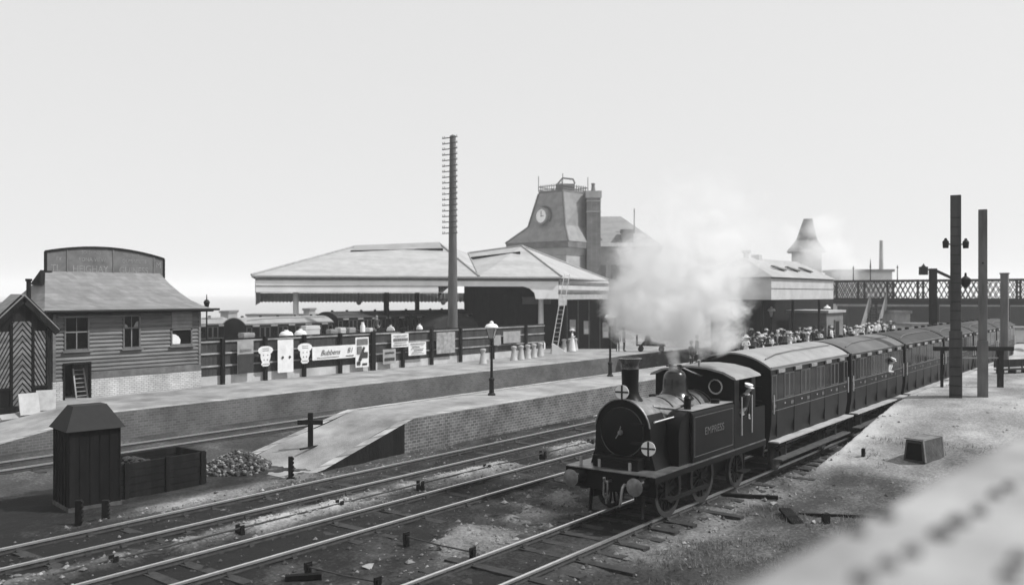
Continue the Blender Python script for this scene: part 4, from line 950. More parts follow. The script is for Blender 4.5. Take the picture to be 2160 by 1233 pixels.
for s in (-1, 1):
    tp = [(s * 0.7, 1.23), (s * 1.19, 1.23), (s * 1.19, 2.4), (s * 1.175, 2.455), (s * 1.13, 2.49), (s * 0.7, 2.5)]
    tk = MB().prism(tp, 'x', 2.32, 4.85).build('side_tank', M_gloss, loco, bevel=0.012)
    MB().box(2.36, 4.83, s * 0.72 - 0.0, s * 0.72 + s * 0.44, 2.502, 2.512).build('tank_top', mat('pale_tank_top', 0.3, 0.3, 2, 0.6), tk)  # top strip paler than the tank sides
    fr = MB()
    for z in (1.36, 2.34): fr.box(2.42, 4.75, s * 1.191, s * 1.195, z, z + 0.018)
    for x in (2.42, 4.73): fr.box(x, x + 0.018, s * 1.191, s * 1.195, 1.38, 2.34)
    fr.build('lining', mat('dull_lining', 0.1, 0.3, 5, 0.5), tk)
    MB().lathe([(0.12, 2.5), (0.12, 2.6), (0.14, 2.61), (0.001, 2.63)], 14, (4.2, s * 0.92, 0)).build('filler', M_iron, tk, smooth=40)
    # rounded splasher casing ahead of the tank
    pr = [(1.78, 1.225), (2.32, 1.225)] + [(1.78 + 0.54 + 0.0 - 0.54 * (1 - math.cos(t)) , 1.9 + 0.62 * math.sin(t)) for t in np.linspace(0, math.pi / 2, 9)]
    pr = [(1.75, 1.225), (2.32, 1.225), (2.32, 2.5)] + [(2.32 - 0.57 * math.sin(t), 1.95 + 0.55 * math.cos(t)) for t in np.linspace(0.15, math.pi / 2, 9)]
    MB().prism([(x, z) for x, z in pr], 'y', s * 0.66, s * 1.1).build('splasher', M_gloss, loco, smooth=35)
    MB().tube([(1.0, s * 0.84, 2.36), (2.1, s * 0.84, 2.38), (2.3, s * 0.84, 2.42)], 0.022, 8).build('handrail', M_steel, loco, smooth=50)
    MB().tube([(1.55, s * 0.5, 2.65), (2.2, s * 0.75, 2.55), (2.9, s * 0.8, 2.62), (3.2, s * 0.75, 2.55)], 0.04, 8).build('pipe', M_sheet, loco, smooth=50)
    MB().lathe([(0.09, 2.5), (0.09, 2.78), (0.11, 2.79), (0.07, 2.85), (0.001, 2.86)], 12, (2.62, s * 0.9, 0)).build('clack_valve', M_gloss, loco, smooth=50)
text('lettering', 'EMPRESS', 0.27, mat('dull_gilt', 0.1, 0.4, 6, 0.5), loco, (3.58, -1.197, 1.93), ext=0.002, sx=1.15)
# cab
mb = MB().prism([(-1.19, 1.225), (1.19, 1.225), (1.19, 3.12), (0.9, 3.27), (0.4, 3.36), (-0.4, 3.36), (-0.9, 3.27), (-1.19, 3.12)], 'x', 4.85, 4.9)
cf = mb.build('cab_front', M_gloss, loco)
for s in (-1, 1):
    w_ = MB().lathe([(0.165, 4.83), (0.165, 4.80), (0.21, 4.80), (0.215, 4.845), (0.165, 4.845)], 24, (0, s * 0.66, 2.88), 'x', close=False).build('window', M_brass, cf, smooth=50)
    MB().lathe([(0.17, 4.825), (0.001, 4.825)], 24, (0, s * 0.66, 2.88), 'x', close=False).build('pane', M_glass, w_)
for s in (-1, 1):
    mb = MB()
    y0, y1 = s * 1.15, s * 1.19
    mb.box(4.9, 5.16, y0, y1, 2.5, 3.12).box(6.02, 6.3, y0, y1, 2.5, 3.12).box(4.9, 5.2, y0, y1, 1.225, 2.5).box(5.95, 7.0, y0, y1, 1.225, 2.2).box(5.95, 6.3, y0, y1, 2.2, 2.5).box(5.2, 5.95, y0, y1, 1.225, 2.02)
    mb.build('cab_side', M_gloss, loco)
    for x in (5.22, 5.93): MB().tube([(x, s * 1.24, 1.55), (x, s * 1.24, 2.6)], 0.02, 6).build('handrail', M_steel, loco, smooth=50)
    MB().box(5.3, 5.85, s * 1.02, s * 1.24, 0.5, 0.54).box(5.3, 5.33, s * 1.02, s * 1.05, 0.5, 1.15).box(5.82, 5.85, s * 1.02, s * 1.05, 0.5, 1.15).build('step', M_iron, loco)
    MB().box(0.95, 1.35, s * 1.03, s * 1.22, 0.55, 0.59).box(1.1, 1.2, s * 1.05, s * 1.08, 0.59, 1.15).build('step', M_iron, loco)
MB().box(6.26, 6.3, -1.15, 1.15, 1.225, 3.12).box(6.96, 7.0, -1.15, 1.15, 1.225, 2.2).box(6.3, 6.96, -1.1, 1.1, 1.3, 2.1).build('bunker', M_gloss, loco)
MB().box(4.9, 6.26, -1.15, 1.15, 1.228, 1.27).build('cab_floor', M_timber, loco)
rp = [(-1.3, 3.1), (-1.26, 3.16), (-0.95, 3.30), (-0.5, 3.39), (0, 3.42), (0.5, 3.39), (0.95, 3.30), (1.26, 3.16), (1.3, 3.1), (1.2, 3.11), (0.9, 3.25), (0.45, 3.345), (0, 3.37), (-0.45, 3.345), (-0.9, 3.25), (-1.2, 3.11)]
MB().prism(rp, 'x', 4.7, 6.45).build('cab_roof', mat('cab_roof_paint', 0.26, 0.25, 1.5, 0.6), loco, smooth=40)
MB().lathe([(0.03, 3.36), (0.03, 3.5), (0.05, 3.52), (0.05, 3.58), (0.001, 3.6)], 10, (4.75, -0.2, 0)).build('whistle', M_brass, loco, smooth=50)
def wheel_parts(x, y, r_, s):
    w_ = MB()
    w_.lathe([(0.1, -0.06), (0.1, 0.09), (0.001, 0.09)], 16, (x, y, r_), 'y')
    for k in range(14):
        a = k * 2 * math.pi / 14
        w_.bar((x + 0.08 * math.cos(a), y, r_ + 0.08 * math.sin(a)), (x + (r_ - 0.08) * math.cos(a), y, r_ + (r_ - 0.08) * math.sin(a)), 0.05, 0.04, up=(0, 1, 0))
    wo_ = w_.build('wheel', M_iron, loco)
    MB().lathe([(r_ - 0.1, -0.06), (r_ - 0.1, 0.06), (r_, 0.06), (r_, -0.04), (r_ + 0.03, -0.06), (r_ - 0.1, -0.06)], 40, (x, y, r_), 'y', close=False).build('tyre', mat('tyre_iron', 0.03, 0.3, 5, 0.5), wo_, smooth=40)
for x, r_ in ((1.75, 0.66), (3.65, 0.66), (5.85, 0.5)):
    for s in (-1, 1): wheel_parts(x, s * 0.76, r_, s)
for s in (-1, 1): MB().box(1.62, 3.78, s * 0.9 - 0.03, s * 0.9 + 0.03, 0.36, 0.46).lathe([(0.09, 0), (0.09, 0.05), (0.001, 0.05)], 12, (1.75, s * 0.9, 0.41), 'y').lathe([(0.09, 0), (0.09, 0.05), (0.001, 0.05)], 12, (3.65, s * 0.9, 0.41), 'y').build('coupling_rod', M_iron, loco)
for y, z in ((0.42, 1.33), (-0.42, 1.33), (0.95, 1.33)): MB().box(0.55, 0.6, y - 0.03, y + 0.03, 1.22, 1.42).build('lamp_iron', M_greyp, loco)
MB().box(0.6, 0.95, -0.62, 0.62, 1.225, 1.5).box(0.58, 0.6, -0.5, 0.5, 1.40, 1.43).build('cylinder_cover', M_gloss, loco, bevel=0.02)
def disc(label, x, y, z, r_=0.17):
    t_ = thing('route_disc', label, 'route disc', (LX + x, T3 + y, z), R(12), 'white route discs on the locomotive front')
    MB().lathe([(0.001, -0.012), (r_, -0.012), (r_, 0.008), (0.001, 0.008)], 32, (0, 0, 0), 'x').build('disc', M_white, t_)
    MB().box(-0.022, -0.014, -0.022, 0.022, -r_, r_).box(-0.0225, -0.014, -r_, r_, -0.0215, 0.0215).build('cross', M_ink, t_)
    MB().box(0.01, 0.035, -0.02, 0.02, -r_ - 0.1, r_ * 0.5).build('stem', M_iron, t_)
disc('white disc with a black cross on top of the smokebox, before the chimney', 0.93, 0.0, 3.03)
disc('white disc with a black cross low on the near front corner of the locomotive', 0.45, -0.98, 1.83)

# ================================================================== CARRIAGES
CL, CWD = 7.25, 1.24
def carriage_proto(x):
    r = thing('railway_carriage', 'pale roofed compartment carriage coupled right behind the locomotive', 'carriage', (x, T3, 0), 0)
    prof = [(-1.16, 1.12), (1.16, 1.12), (1.23, 1.6), (1.24, 2.2), (1.21, 3.22), (-1.21, 3.22), (-1.24, 2.2), (-1.23, 1.6)]
    MB().prism(prof, 'x', 0, CL).build('body', M_coach, r)
    n_ = 5; pw2 = CL / n_
    for i in range(n_):
        xc = (i + 0.5) * pw2
        for s in (-1, 1):
            ys = s * 1.225
            d = MB().box(xc - 0.32, xc + 0.32, ys - 0.02, ys + 0.02, 1.2, 2.28).box(xc - 0.32, xc - 0.24, ys - 0.02, ys + 0.02, 2.28, 3.1).box(xc + 0.24, xc + 0.32, ys - 0.02, ys + 0.02, 2.28, 3.1).box(xc - 0.24, xc + 0.24, ys - 0.02, ys + 0.02, 3.0, 3.1).build('door', M_coach, r, bevel=0.008)
            MB().box(xc + 0.2, xc + 0.3, ys + s * 0.02, ys + s * 0.06, 2.12, 2.16).build('handle', M_brass, d)
            MB().box(xc - 0.24, xc + 0.24, ys - 0.015, ys + s * 0.004, 2.3, 3.0).build('pane', M_glass, d)
            for q in (-1, 1):
                x0 = xc + q * 0.52
                f = MB().box(x0 - 0.15, x0 + 0.15, ys - 0.02, ys + s * 0.004, 2.33, 3.0).build('window', M_glass, r)
                fr = MB().box(x0 - 0.21, x0 - 0.14, ys - 0.01, ys + s * 0.02, 2.3, 3.03).box(x0 + 0.14, x0 + 0.21, ys - 0.01, ys + s * 0.02, 2.3, 3.03).box(x0 - 0.14, x0 + 0.14, ys - 0.01, ys + s * 0.02, 2.3, 2.335).box(x0 - 0.14, x0 + 0.14, ys - 0.01, ys + s * 0.02, 2.995, 3.03).build('frame', M_coachp, f)
            MB().box(xc - 0.27, xc + 0.27, ys - 0.01, ys + s * 0.06, 3.06, 3.17).build('ventilator_hood', mat('hood_paint', 0.26, 0.3, 3, 0.6), r, bevel=0.01)
            if s < 0:
                MB().box(xc - 0.62, xc - 0.38, ys - 0.022, ys - 0.012, 2.05, 2.15).build('class_plate', mat('dull_lining', 0.1), r)
    for s in (-1, 1):
        ys = s * 1.235
        MB().box(0.02, CL - 0.02, ys - 0.012, ys + 0.012, 2.25, 2.275).box(0.02, CL - 0.02, ys - 0.012, ys + 0.012, 1.96, 1.975).build('waist_moulding', mat('pale_moulding', 0.16, 0.4, 8, 0.35), r)  # moulding in a paler tone than the body
        MB().box(0.0, CL, s * 1.3 - 0.16, s * 1.3 + 0.16, 1.06, 1.1).build('footboard', mat('worn_footboard', 0.4, 0.25, 3, 0.8), r)
        MB().box(0.3, CL - 0.3, s * 1.3 - 0.14, s * 1.3 + 0.14, 0.5, 0.54).box(1.2, 1.25, s * 1.2 - 0.02, s * 1.2 + 0.02, 0.54, 1.06).box(CL - 1.25, CL - 1.2, s * 1.2 - 0.02, s * 1.2 + 0.02, 0.54, 1.06).build('lower_footboard', M_timber, r)
        MB().box(0, CL, s * 1.06 - 0.05, s * 1.06 + 0.05, 0.85, 1.12).build('solebar', M_dark, r)
        for x in (0.06, CL - 0.06): MB().tube([(x, s * 1.29, 1.9), (x, s * 1.29, 2.45)], 0.018, 6).build('handrail', M_steel, r)
    arc = [(math.sin(t) * 2.06, 1.62 + math.cos(t) * 2.06 - 0.02) for t in np.linspace(-0.665, 0.665, 19)]
    inn = [(y * 0.985, z - 0.05) for y, z in arc[::-1]]
    rf = MB().prism(arc + inn, 'x', -0.08, CL + 0.08).build('roof', M_canvas, r, smooth=40)
    MB().prism([(-1.2, 3.2), (1.2, 3.2)] + [(y * 0.95, z - 0.045) for y, z in arc[::-1]], 'x', 0.0, CL).build('end_panel', M_coach, r)
    mb = MB()
    for s in (-1, 1): mb.tube([(-0.08, s * 1.26, 3.25), (CL + 0.08, s * 1.26, 3.25)], 0.02, 6)
    mb.tube([(0.25, -0.95, 3.475), (1.5, -0.78, 3.55), (3.0, -0.72, 3.58), (CL - 0.3, -0.7, 3.585)], 0.018, 6)
    mb.build('rain_strip', M_mid, rf, smooth=50)
    for i in range(n_): MB().lathe([(0.1, 3.64), (0.1, 3.72), (0.13, 3.73), (0.001, 3.76)], 12, ((i + 0.5) * pw2, 0.25, 0)).build('lamp_top', M_iron, rf, smooth=40)
    for x in (0.0, CL - 0.0):
        s = -1 if x == 0 else 1
        for y in (-0.87, 0.87):
            MB().lathe([(0.13, 0), (0.1, s * 0.12), (0.05, s * 0.13), (0.05, s * 0.2), (0.17, s * 0.22), (0.17, s * 0.245), (0.001, s * 0.26)], 14, (x, y, 1.0), 'x').build('buffer', M_iron, r, smooth=40)
        mb = MB()
        for k in range(5): mb.box(x - 0.05, x + 0.05, -0.95, -0.7, 1.4 + k * 0.42, 1.43 + k * 0.42)
        mb.build('end_step', M_iron, r)
    for x in (1.45, CL - 1.45):
        for s in (-1, 1):
            w_ = MB().lathe([(0.001, -0.05), (0.36, -0.05), (0.36, 0.05), (0.001, 0.05)], 24, (x, s * 0.76, 0.45), 'y').build('wheel', M_timber, r, smooth=30)
            MB().lathe([(0.36, -0.05), (0.36, 0.05), (0.45, 0.05), (0.45, -0.04), (0.475, -0.06), (0.36, -0.05)], 28, (x, s * 0.76, 0.45), 'y', close=False).build('tyre', M_rust, w_, smooth=30)
            MB().prism([(x - 0.3, 0.9), (x + 0.3, 0.9), (x + 0.13, 0.32), (x - 0.13, 0.32)], 'y', s * 0.98, s * 1.04).build('axle_guard', M_iron, r)
            MB().box(x - 0.5, x + 0.5, s * 1.05 - 0.04, s * 1.05 + 0.04, 0.66, 0.76).build('spring', M_iron, r)
    return r
c1 = carriage_proto(24.95)
def roof_mat(r, m):
    for ch in r.children:
        if ch.name.split('.')[0] == 'roof':
            ch.material_slots[0].link = 'OBJECT'; ch.material_slots[0].material = m
def carriage(x, y, label, m, z=0.0, group=None):
    r = copy_tree(c1); r.location = (x, y, z); r['label'] = label
    if group: r['group'] = group
    roof_mat(r, m); return r
pit = 7.75
carriage(24.95 + pit, T3, 'sooty roofed compartment carriage second behind the locomotive, a pale patch at its far roof end', mat('half_sooty_roof', 0.055, 0.3, 0.35, 0.85, c2=0.18))
for k, o_ in ((2, 'third'), (3, 'fourth, between the signal posts,'), (4, 'fifth'), (5, 'sixth and last seen')):
    carriage(24.95 + pit * k, T3, 'dark roofed compartment carriage, %s behind the locomotive' % o_, M_canvasd)
c1['group'] = 'carriages of the train'
for o in list(bpy.data.objects):
    if o.parent is None and o.name.startswith('railway_carriage'): o['group'] = 'carriages of the train'
carriage(29.0, 53.5, 'carriage in the yard behind the fence, nearest the cabin, half hidden by the next one', M_canvas, 0.15, 'carriages in the yard')
carriage(34.7, 49.6, 'pale roofed carriage in the yard behind the fence, its curved end showing', M_canvas, 0.2, 'carriages in the yard')
carriage(43.0, 50.2, 'dark roofed carriage in the yard under the left part of the canopy', M_canvasd, 0.45, 'carriages in the yard')
carriage(50.8, 50.2, 'dark roofed carriage in the yard behind the telegraph pole', M_canvasd, 0.45, 'carriages in the yard')
# tarpaulin load on a wagon seen past the dark carriages
r = thing('covered_wagon', 'wagon under a dark humped tarpaulin, rising behind the fence left of the telegraph pole', 'wagon', (49.6, 46.6, 0.3))
MB().box(0, 5.2, -1.15, 1.15, 1.0, 1.9).build('body', M_mid, r)
MB().prism([(-0.2, 1.9), (5.4, 1.9), (5.2, 2.7), (4.6, 3.25), (3.2, 3.5), (1.4, 3.42), (0.5, 3.1), (0.0, 2.6)], 'y', -1.1, 1.1).build('tarpaulin', M_suit, r, bevel=0.15)
for x in (1.1, 4.1): MB().lathe([(0.001, -0.9), (0.46, -0.9), (0.46, 0.9), (0.001, 0.9)], 20, (x, 0, 0.46), 'y').build('wheel', M_iron, r)
# flat wagons with parcels behind the fence
for x0, lab in ((31.5, 'low flat wagon behind the fence laden with pale parcels, left one'), (40.2, 'low flat wagon behind the fence with a man standing on it')):
    r = thing('flat_wagon', lab, 'wagon', (x0, 44.2, 0.9), 0, 'flat wagons behind the fence')
    MB().box(0, 8.2, -1.1, 1.1, 1.05, 1.3).build('deck', M_timber, r)
    for x in (1.4, 6.8): MB().lathe([(0.001, -0.85), (0.42, -0.85), (0.42, 0.85), (0.001, 0.85)], 20, (x, 0, 0.42), 'y').build('wheel', M_iron, r)
    MB().box(0, 8.2, -0.7, 0.7, 0.7, 1.05).build('frame', M_dark, r)
rr = random.Random(12); k = 0
for px, wpx, hpx, m, what in ((520, 26, 9, M_greyp, 'low grey crate'), (604, 30, 9, M_shirt, 'white sack'), (634, 26, 10, M_shirt, 'white sack'), (655, 34, 18, M_cream, 'tall pale crate'), (700, 16, 8, M_greyp, 'grey bale'), (718, 14, 11, M_cream, 'pale box'), (738, 16, 10, M_greyp, 'grey bale'), (765, 11, 20, M_shirt, 'tall white canister'), (776, 10, 8, M_cream, 'pale box'), (824, 18, 9, M_shirt, 'white sack'), (885, 14, 9, M_shirt, 'white sack')):
    Y = 44.0; p = onY(px, 700, Y); s_ = (p.x * CA + p.y * SA) / FPX
    zb = 2.205
    o = MB(); wd, ht = wpx * s_, 0.66 + hpx * s_
    if 'sack' in what:
        o.lathe([(wd * 0.4, 0), (wd * 0.5, ht * 0.3), (wd * 0.5, ht * 0.75), (wd * 0.38, ht * 0.92), (wd * 0.12, ht), (wd * 0.15, ht * 1.07)], 12)
    elif 'canister' in what: o.lathe([(wd * 0.5, 0), (wd * 0.48, ht * 0.8), (wd * 0.3, ht * 0.9), (wd * 0.3, ht)], 12)
    else: o.box(-wd / 2, wd / 2, -0.3, 0.3, 0, ht).box(-wd / 2 - 0.02, wd / 2 + 0.02, -0.32, 0.32, ht * 0.4, ht * 0.5).box(-wd / 2 - 0.02, wd / 2 + 0.02, -0.32, 0.32, ht * 0.8, ht * 0.9)
    inside = 31.5 <= p.x <= 39.7 or 40.2 <= p.x <= 48.4
    if not inside: continue
    o = o.build(what.split()[-1], m, None, (p.x, Y, zb), rr.uniform(-0.2, 0.2), smooth=50 if 'sack' in what or 'canister' in what else None, bevel=0.02)
    k += 1; tag(o, '%s on a flat wagon behind the fence, %s parcel from the left' % (what, ORD[k - 1]), what.split()[-1], 'goods on the flat wagons')

# ================================================================== STATION CANOPY (station axes: x to the right, y away)
def rf_(px, py, f): return ((px - CX) * f / FPX, f, EYE - (py - HY) * f / FPX)
O = cw(0, 70, 0.9)
root = thing('station_canopy', 'long white fronted station canopy with two hipped pale roofs on columns', 'canopy', O, HEAD - R(90))
def loc(p): return (p[0], p[1] - 70, p[2] - 0.9)
FL, FR = (-18.7, 64.0), (3.7, 70.0); BL, BR = (-24.3, 84.5), (9.4, 85.5)
zt, zb = 6.65, 5.5
def on_edge(t): return (FL[0] + (FR[0] - FL[0]) * t, FL[1] + (FR[1] - FL[1]) * t)
Pm = on_edge(0.72)
r1l, r1r = rf_(749, 523, 76), rf_(926, 516, 77); r2l, r2r = rf_(988, 537, 79), rf_(1100, 522, 77)
e = 0.25
V = [(FL[0] - e, FL[1] - e, zt), (Pm[0], Pm[1] - e, zt), (FR[0] + e, FR[1] - e, zt), (BR[0], BR[1], zt), (BL[0], BL[1], zt), r1l, r1r, r2l, r2r]
V = [loc(p) for p in V]; up = [(x, y, z + 0.12) for x, y, z in V]
mb = MB(); mb.add(up, [(0, 1, 6, 5), (1, 7, 6), (1, 2, 8, 7), (2, 3, 8), (0, 5, 4), (4, 5, 6), (4, 6, 7), (4, 7, 3), (3, 7, 8)])
mb.add([V[0], V[1], V[2], V[3], V[4]] + up[:5], [(0, 1, 6, 5), (1, 2, 7, 6), (2, 3, 8, 7), (3, 4, 9, 8), (4, 0, 5, 9)])
roof = mb.build('roof', M_zinc, root)
MB().add([(x, y, z - 0.02) for x, y, z in V[:5]], [(0, 1, 2, 3, 4)]).build('ceiling', M_dark, root)  # near-black colour paints in the shadowed soffit
mb = MB()
U = [Vector(p) for p in up]
for i, j in ((0, 5), (5, 6), (6, 1), (7, 8), (8, 2), (1, 7), (8, 3)): mb.tube([U[i] + Vector((0, 0, .04)), U[j] + Vector((0, 0, .04))], 0.09, 6)
mb.build('ridge_roll', mat('lead_roll', 0.33, 0.2, 2, 0.7), roof)
def edge_skylight(i, j, t0, t1, s0, s1, A, B):
    A, B = U[A], U[B]; C, D_ = U[i], U[j]
    def pt(t, s): return (A.lerp(B, t)).lerp(C.lerp(D_, t), s) + Vector((0, -0.03, 0.06))
    return [pt(t0, s0), pt(t1, s0), pt(t1, s1), pt(t0, s1)]
sk = edge_skylight(5, 6, 0.02, 0.80, 0.70, 0.96, 0, 1)
sk = [U[5].lerp(U[0], 0.26) * 0.55 + (U[5].lerp(U[1], 0.2)) * 0.45, U[6].lerp(U[1], 0.24), U[6], U[5]]
q0, q1 = U[5].lerp(U[0].lerp(U[1], 0.35), 0.24), U[6].lerp(U[0].lerp(U[1], 0.9), 0.24)
dv = Vector((0, -0.05, 0.12))
mb = MB().add([q0 + dv, q1 + dv, U[6] + dv, U[5] + dv, q0 - dv, q1 - dv], [(0, 1, 2, 3), (4, 5, 1, 0)])
mb.build('skylight', mat('skylight_glass', 0.3, 0.15, 1, 0.4), roof)
MB().bar(q0 + dv * 0.6, q1 + dv * 0.6, 0.16, 0.26).build('skylight_shadow_bar', M_dark, roof)  # solid dark bar drawn as the shadow below the skylight
q0, q1 = U[7].lerp(U[1], 0.3), U[8].lerp(U[2].lerp(U[1], 0.55), 0.28)
MB().bar(q0 + dv, q1 + dv, 0.14, 0.2).build('skylight_sill', M_dark, roof)
MB().bar(q0 + Vector((-2.2, 0, 0.45)), q0 + Vector((-0.9, 0, 0.15)), 0.1, 0.35).build('skylight_cap', M_dark, roof)
# fascia boards
def fas(mb, a, b, z0, z1, th=0.08, mi=0): mb.bar((a[0], a[1] - 70, (z0 + z1) / 2 - 0.9), (b[0], b[1] - 70, (z0 + z1) / 2 - 0.9), th, z1 - z0, mi)
E1 = on_edge(0.64)
mb = MB(); fas(mb, FL, E1, zb, zt - 0.02); fas(mb, E1, FR, 6.0, zt - 0.02)
mb.build('fascia', mat('fascia_white', 0.8, 0.1, 0.5, 0.6), root)
mb = MB(); fas(mb, FL, FR, zt - 0.22, zt - 0.06, 0.2); mb.build('gutter', M_mid, root)
mb = MB(); fas(mb, (FL[0], FL[1] - .04), (E1[0], E1[1] - .04), 6.0, 6.06, 0.08); fas(mb, (FL[0], FL[1] - .04), (E1[0], E1[1] - .04), zb, zb + 0.05, 0.08); mb.build('fascia_moulding', M_greyp, root)
# deep white panel at the right end with a rounded corner
d_ = Vector((FR[0] - FL[0], FR[1] - FL[1])).normalized(); s_ = Vector((-d_.y, d_.x)) * 0.04
def along(q): return (FR[0] - d_.x * q, FR[1] - d_.y * q)
prof = [(0, 6.0), (0, 5.02), (1.9, 5.02), (2.0, 5.5), (2.4, 5.85), (2.9, 6.0)]
vs = []
for sg in (1, -1):
    for q, z in prof:
        a_ = along(q); vs.append((a_[0] + s_.x * sg, a_[1] + s_.y * sg - 70, z - 0.9))
k = len(prof)
MB().add(vs, [tuple(range(k))[::-1], tuple(range(k, 2 * k))] + [(i, (i + 1) % k, k + (i + 1) % k, k + i) for i in range(k)]).build('end_panel', M_white, root)
prof = [(9.7, 6.0), (9.7, 5.0), (9.4, 5.5), (9.0, 5.85), (8.6, 6.0)]; vs = []
for sg in (1, -1):
    for q, z in prof:
        a_ = along(q); vs.append((a_[0] + s_.x * sg, a_[1] + s_.y * sg - 70, z - 0.9))
k = len(prof)
MB().add(vs, [tuple(range(k))[::-1], tuple(range(k, 2 * k))] + [(i, (i + 1) % k, k + (i + 1) % k, k + i) for i in range(k)]).build('spandrel', M_dark, root)
mb = MB(); fas(mb, FR, BR, 5.6, zt - 0.02, 0.08); mb.build('fascia', M_cream, root)
mb = MB(); fas(mb, (FR[0] + .05, FR[1] - .05), (BR[0] + .05, BR[1] - .05), 6.2, 6.45, 0.1); fas(mb, (FR[0] + .05, FR[1] - .05), (BR[0] + .05, BR[1] - .05), 5.5, 5.75, 0.1); mb.build('fascia_moulding', M_mid, root)
def valance(a, b, z0, z1, pitch, m):
    mb = MB(); A = Vector((a[0], a[1] - 70)); B = Vector((b[0], b[1] - 70)); L_ = (B - A).length; d = (B - A) / L_; nrm = Vector((-d.y, d.x)) * 0.02
    q = 0
    while q < L_ - pitch:
        vs = []
        for sg in (1, -1):
            for u, z in ((0.005, z1), (pitch - 0.005, z1), (pitch - 0.005, z0 + pitch * 0.3), (pitch / 2, z0), (0.005, z0 + pitch * 0.3)):
                p = A + d * (q + u) + nrm * sg; vs.append((p.x, p.y, z - 0.9))
        mb.add(vs, [(4, 3, 2, 1, 0), (5, 6, 7, 8, 9)] + [(i, (i + 1) % 5, 5 + (i + 1) % 5, 5 + i) for i in range(5)]); q += pitch
    return mb.build('valance', m, root)
valance(FR, BR, 4.45, 5.55, 0.28, mat('valance_paint', 0.42, 0.2, 2, 0.7))
valance((-24.2, 84.3), (BR[0] - 2, 86), 4.6, 5.5, 0.34, mat('valance_paint', 0.36))
valance(FL, (-24.2, 84.3), 4.6, 5.6, 0.3, mat('valance_paint', 0.36))
mb = MB(); fas(mb, FL, (-24.2, 84.3), 5.5, zt - 0.02, 0.08); mb.build('fascia', M_greyp, root)
def column(px, f, m, top=6.0, r_=0.24, br=1.2):
    x = (px - CX) * f / FPX; y = f - 70
    c = MB().lathe([(r_ * 1.5, 0), (r_ * 1.5, 0.5), (r_, 0.6), (r_ * 0.85, top - 1.4), (r_ * 1.3, top - 1.35), (r_ * 1.3, top - 1.25), (r_ * 0.9, top - 1.2), (r_ * 0.9, top - 0.9)], 14, (x, y, 0)).build('column', m, root, smooth=40)
    b_ = MB()
    for sg in (-1, 1):
        pts = [(x + sg * br * (1 - math.cos(t)), y, top - 1.35 + 1.0 * math.sin(t)) for t in np.linspace(0, math.pi / 2, 7)]
        b_.tube(pts, 0.07, 6)
    b_.build('bracket', m, c)
column(624, 66, M_white); column(815, 68, M_dark); column(1141, 71.6, M_white, top=5.6)
column(1013, 80, M_mid); column(880, 82, M_dark)
for px, f in ((757, 69), (935, 70)):
    x = (px - CX) * f / FPX; y = f - 70; z = rf_(px, 628, f)[2] - 0.9
    l_ = MB().tube([(x, y, 5.6), (x, y, z + 0.1)], 0.025, 6).build('hanging_lamp', M_iron, root)
    MB().lathe([(0.06, z + 0.1), (0.08, z - 0.05), (0.27, z - 0.18), (0.25, z - 0.26), (0.15, z - 0.5), (0.05, z - 0.55)], 12, (x, y, 0)).build('lantern', mat('lantern_glass', 0.32), l_, smooth=40)
# dark building under the right part of the canopy
p = cw(0, 70, 0.9)
bd = thing('station_building', 'dark timber station building under the right end of the canopy, bills on its front', 'station building', p, HEAD - R(90))
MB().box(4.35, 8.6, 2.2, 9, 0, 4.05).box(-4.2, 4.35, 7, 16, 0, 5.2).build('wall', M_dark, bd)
mb = MB()
for x in (4.5, 5.4, 6.3, 7.2, 8.1): mb.box(x, x + 0.08, 2.12, 2.2, 0, 4.0)
mb.build('batten', M_timber, bd)
for x, z0, z1 in ((4.75, 1.4, 2.4), (5.9, 1.2, 2.3), (7.45, 0.9, 2.2)):
    f = MB().box(x, x + 0.5, 2.14, 2.2, z0, z1).build('window', M_greyp, bd); MB().box(x + 0.06, x + 0.44, 2.125, 2.14, z0 + 0.06, z0 + (z1 - z0) * 0.4).build('pane', M_cream, f)
MB().box(-4.0, -1.0, 6.93, 7.0, 0.8, 1.6).build('counter', M_timber, bd)
r = MB().box(-1.2, 1.2, -0.04, 0.04, 0, 0.55).box(-1.25, 1.25, -0.06, 0.06, 0.55, 0.6)
o = r.build('hanging_sign', M_mid, None, cw((1132 - CX) * 74 / FPX, 74, EYE - (641 - HY) * 74 / FPX), HEAD - R(90)); tag(o, 'small grey sign board hanging in the gloom beside the right canopy column', 'sign')

# ================================================================== CLOCK TOWER AND WING
TO = cw(0, 105, 0.2)
root = thing('clock_tower', 'hazy clock tower with a steep flared slate roof, iron cresting and tall chimney', 'tower', TO, HEAD - R(90))
def tl(px, py, f): x, y, z = rf_(px, py, f); return (x, y - 105, z - 0.2)
ring0 = [tl(1066, 511, 110), tl(1199, 507, 104), tl(1275, 509, 111), tl(1150, 511, 118)]
ring1 = [tl(1114, 472, 109.2), tl(1192, 474, 105.2), tl(1250, 476, 110.4), tl(1170, 476, 115)]
ring2 = [tl(1136, 405, 108.6), tl(1187, 404, 106), tl(1240, 408, 109.6), tl(1185, 406, 113)]
zc0 = ring0[1][2]; ring0 = [(x, y, zc0) for x, y, z in ring0]; zc1 = ring1[1][2]; ring1 = [(x, y, zc1) for x, y, z in ring1]; zc2 = ring2[1][2]; ring2 = [(x, y, zc2) for x, y, z in ring2]
mb = MB(); mb.v = ring0 + ring1 + ring2
for k in range(2):
    for j in range(4): mb.f.append([k * 4 + j, k * 4 + (j + 1) % 4, k * 4 + 4 + (j + 1) % 4, k * 4 + 4 + j]); mb.m.append(0)
mb.f += [[8, 9, 10, 11], [3, 2, 1, 0]]; mb.m += [0, 0]
roof = mb.build('roof', M_slate2, root)
cen = Vector((sum(p[0] for p in ring0) / 4, sum(p[1] for p in ring0) / 4, 0))
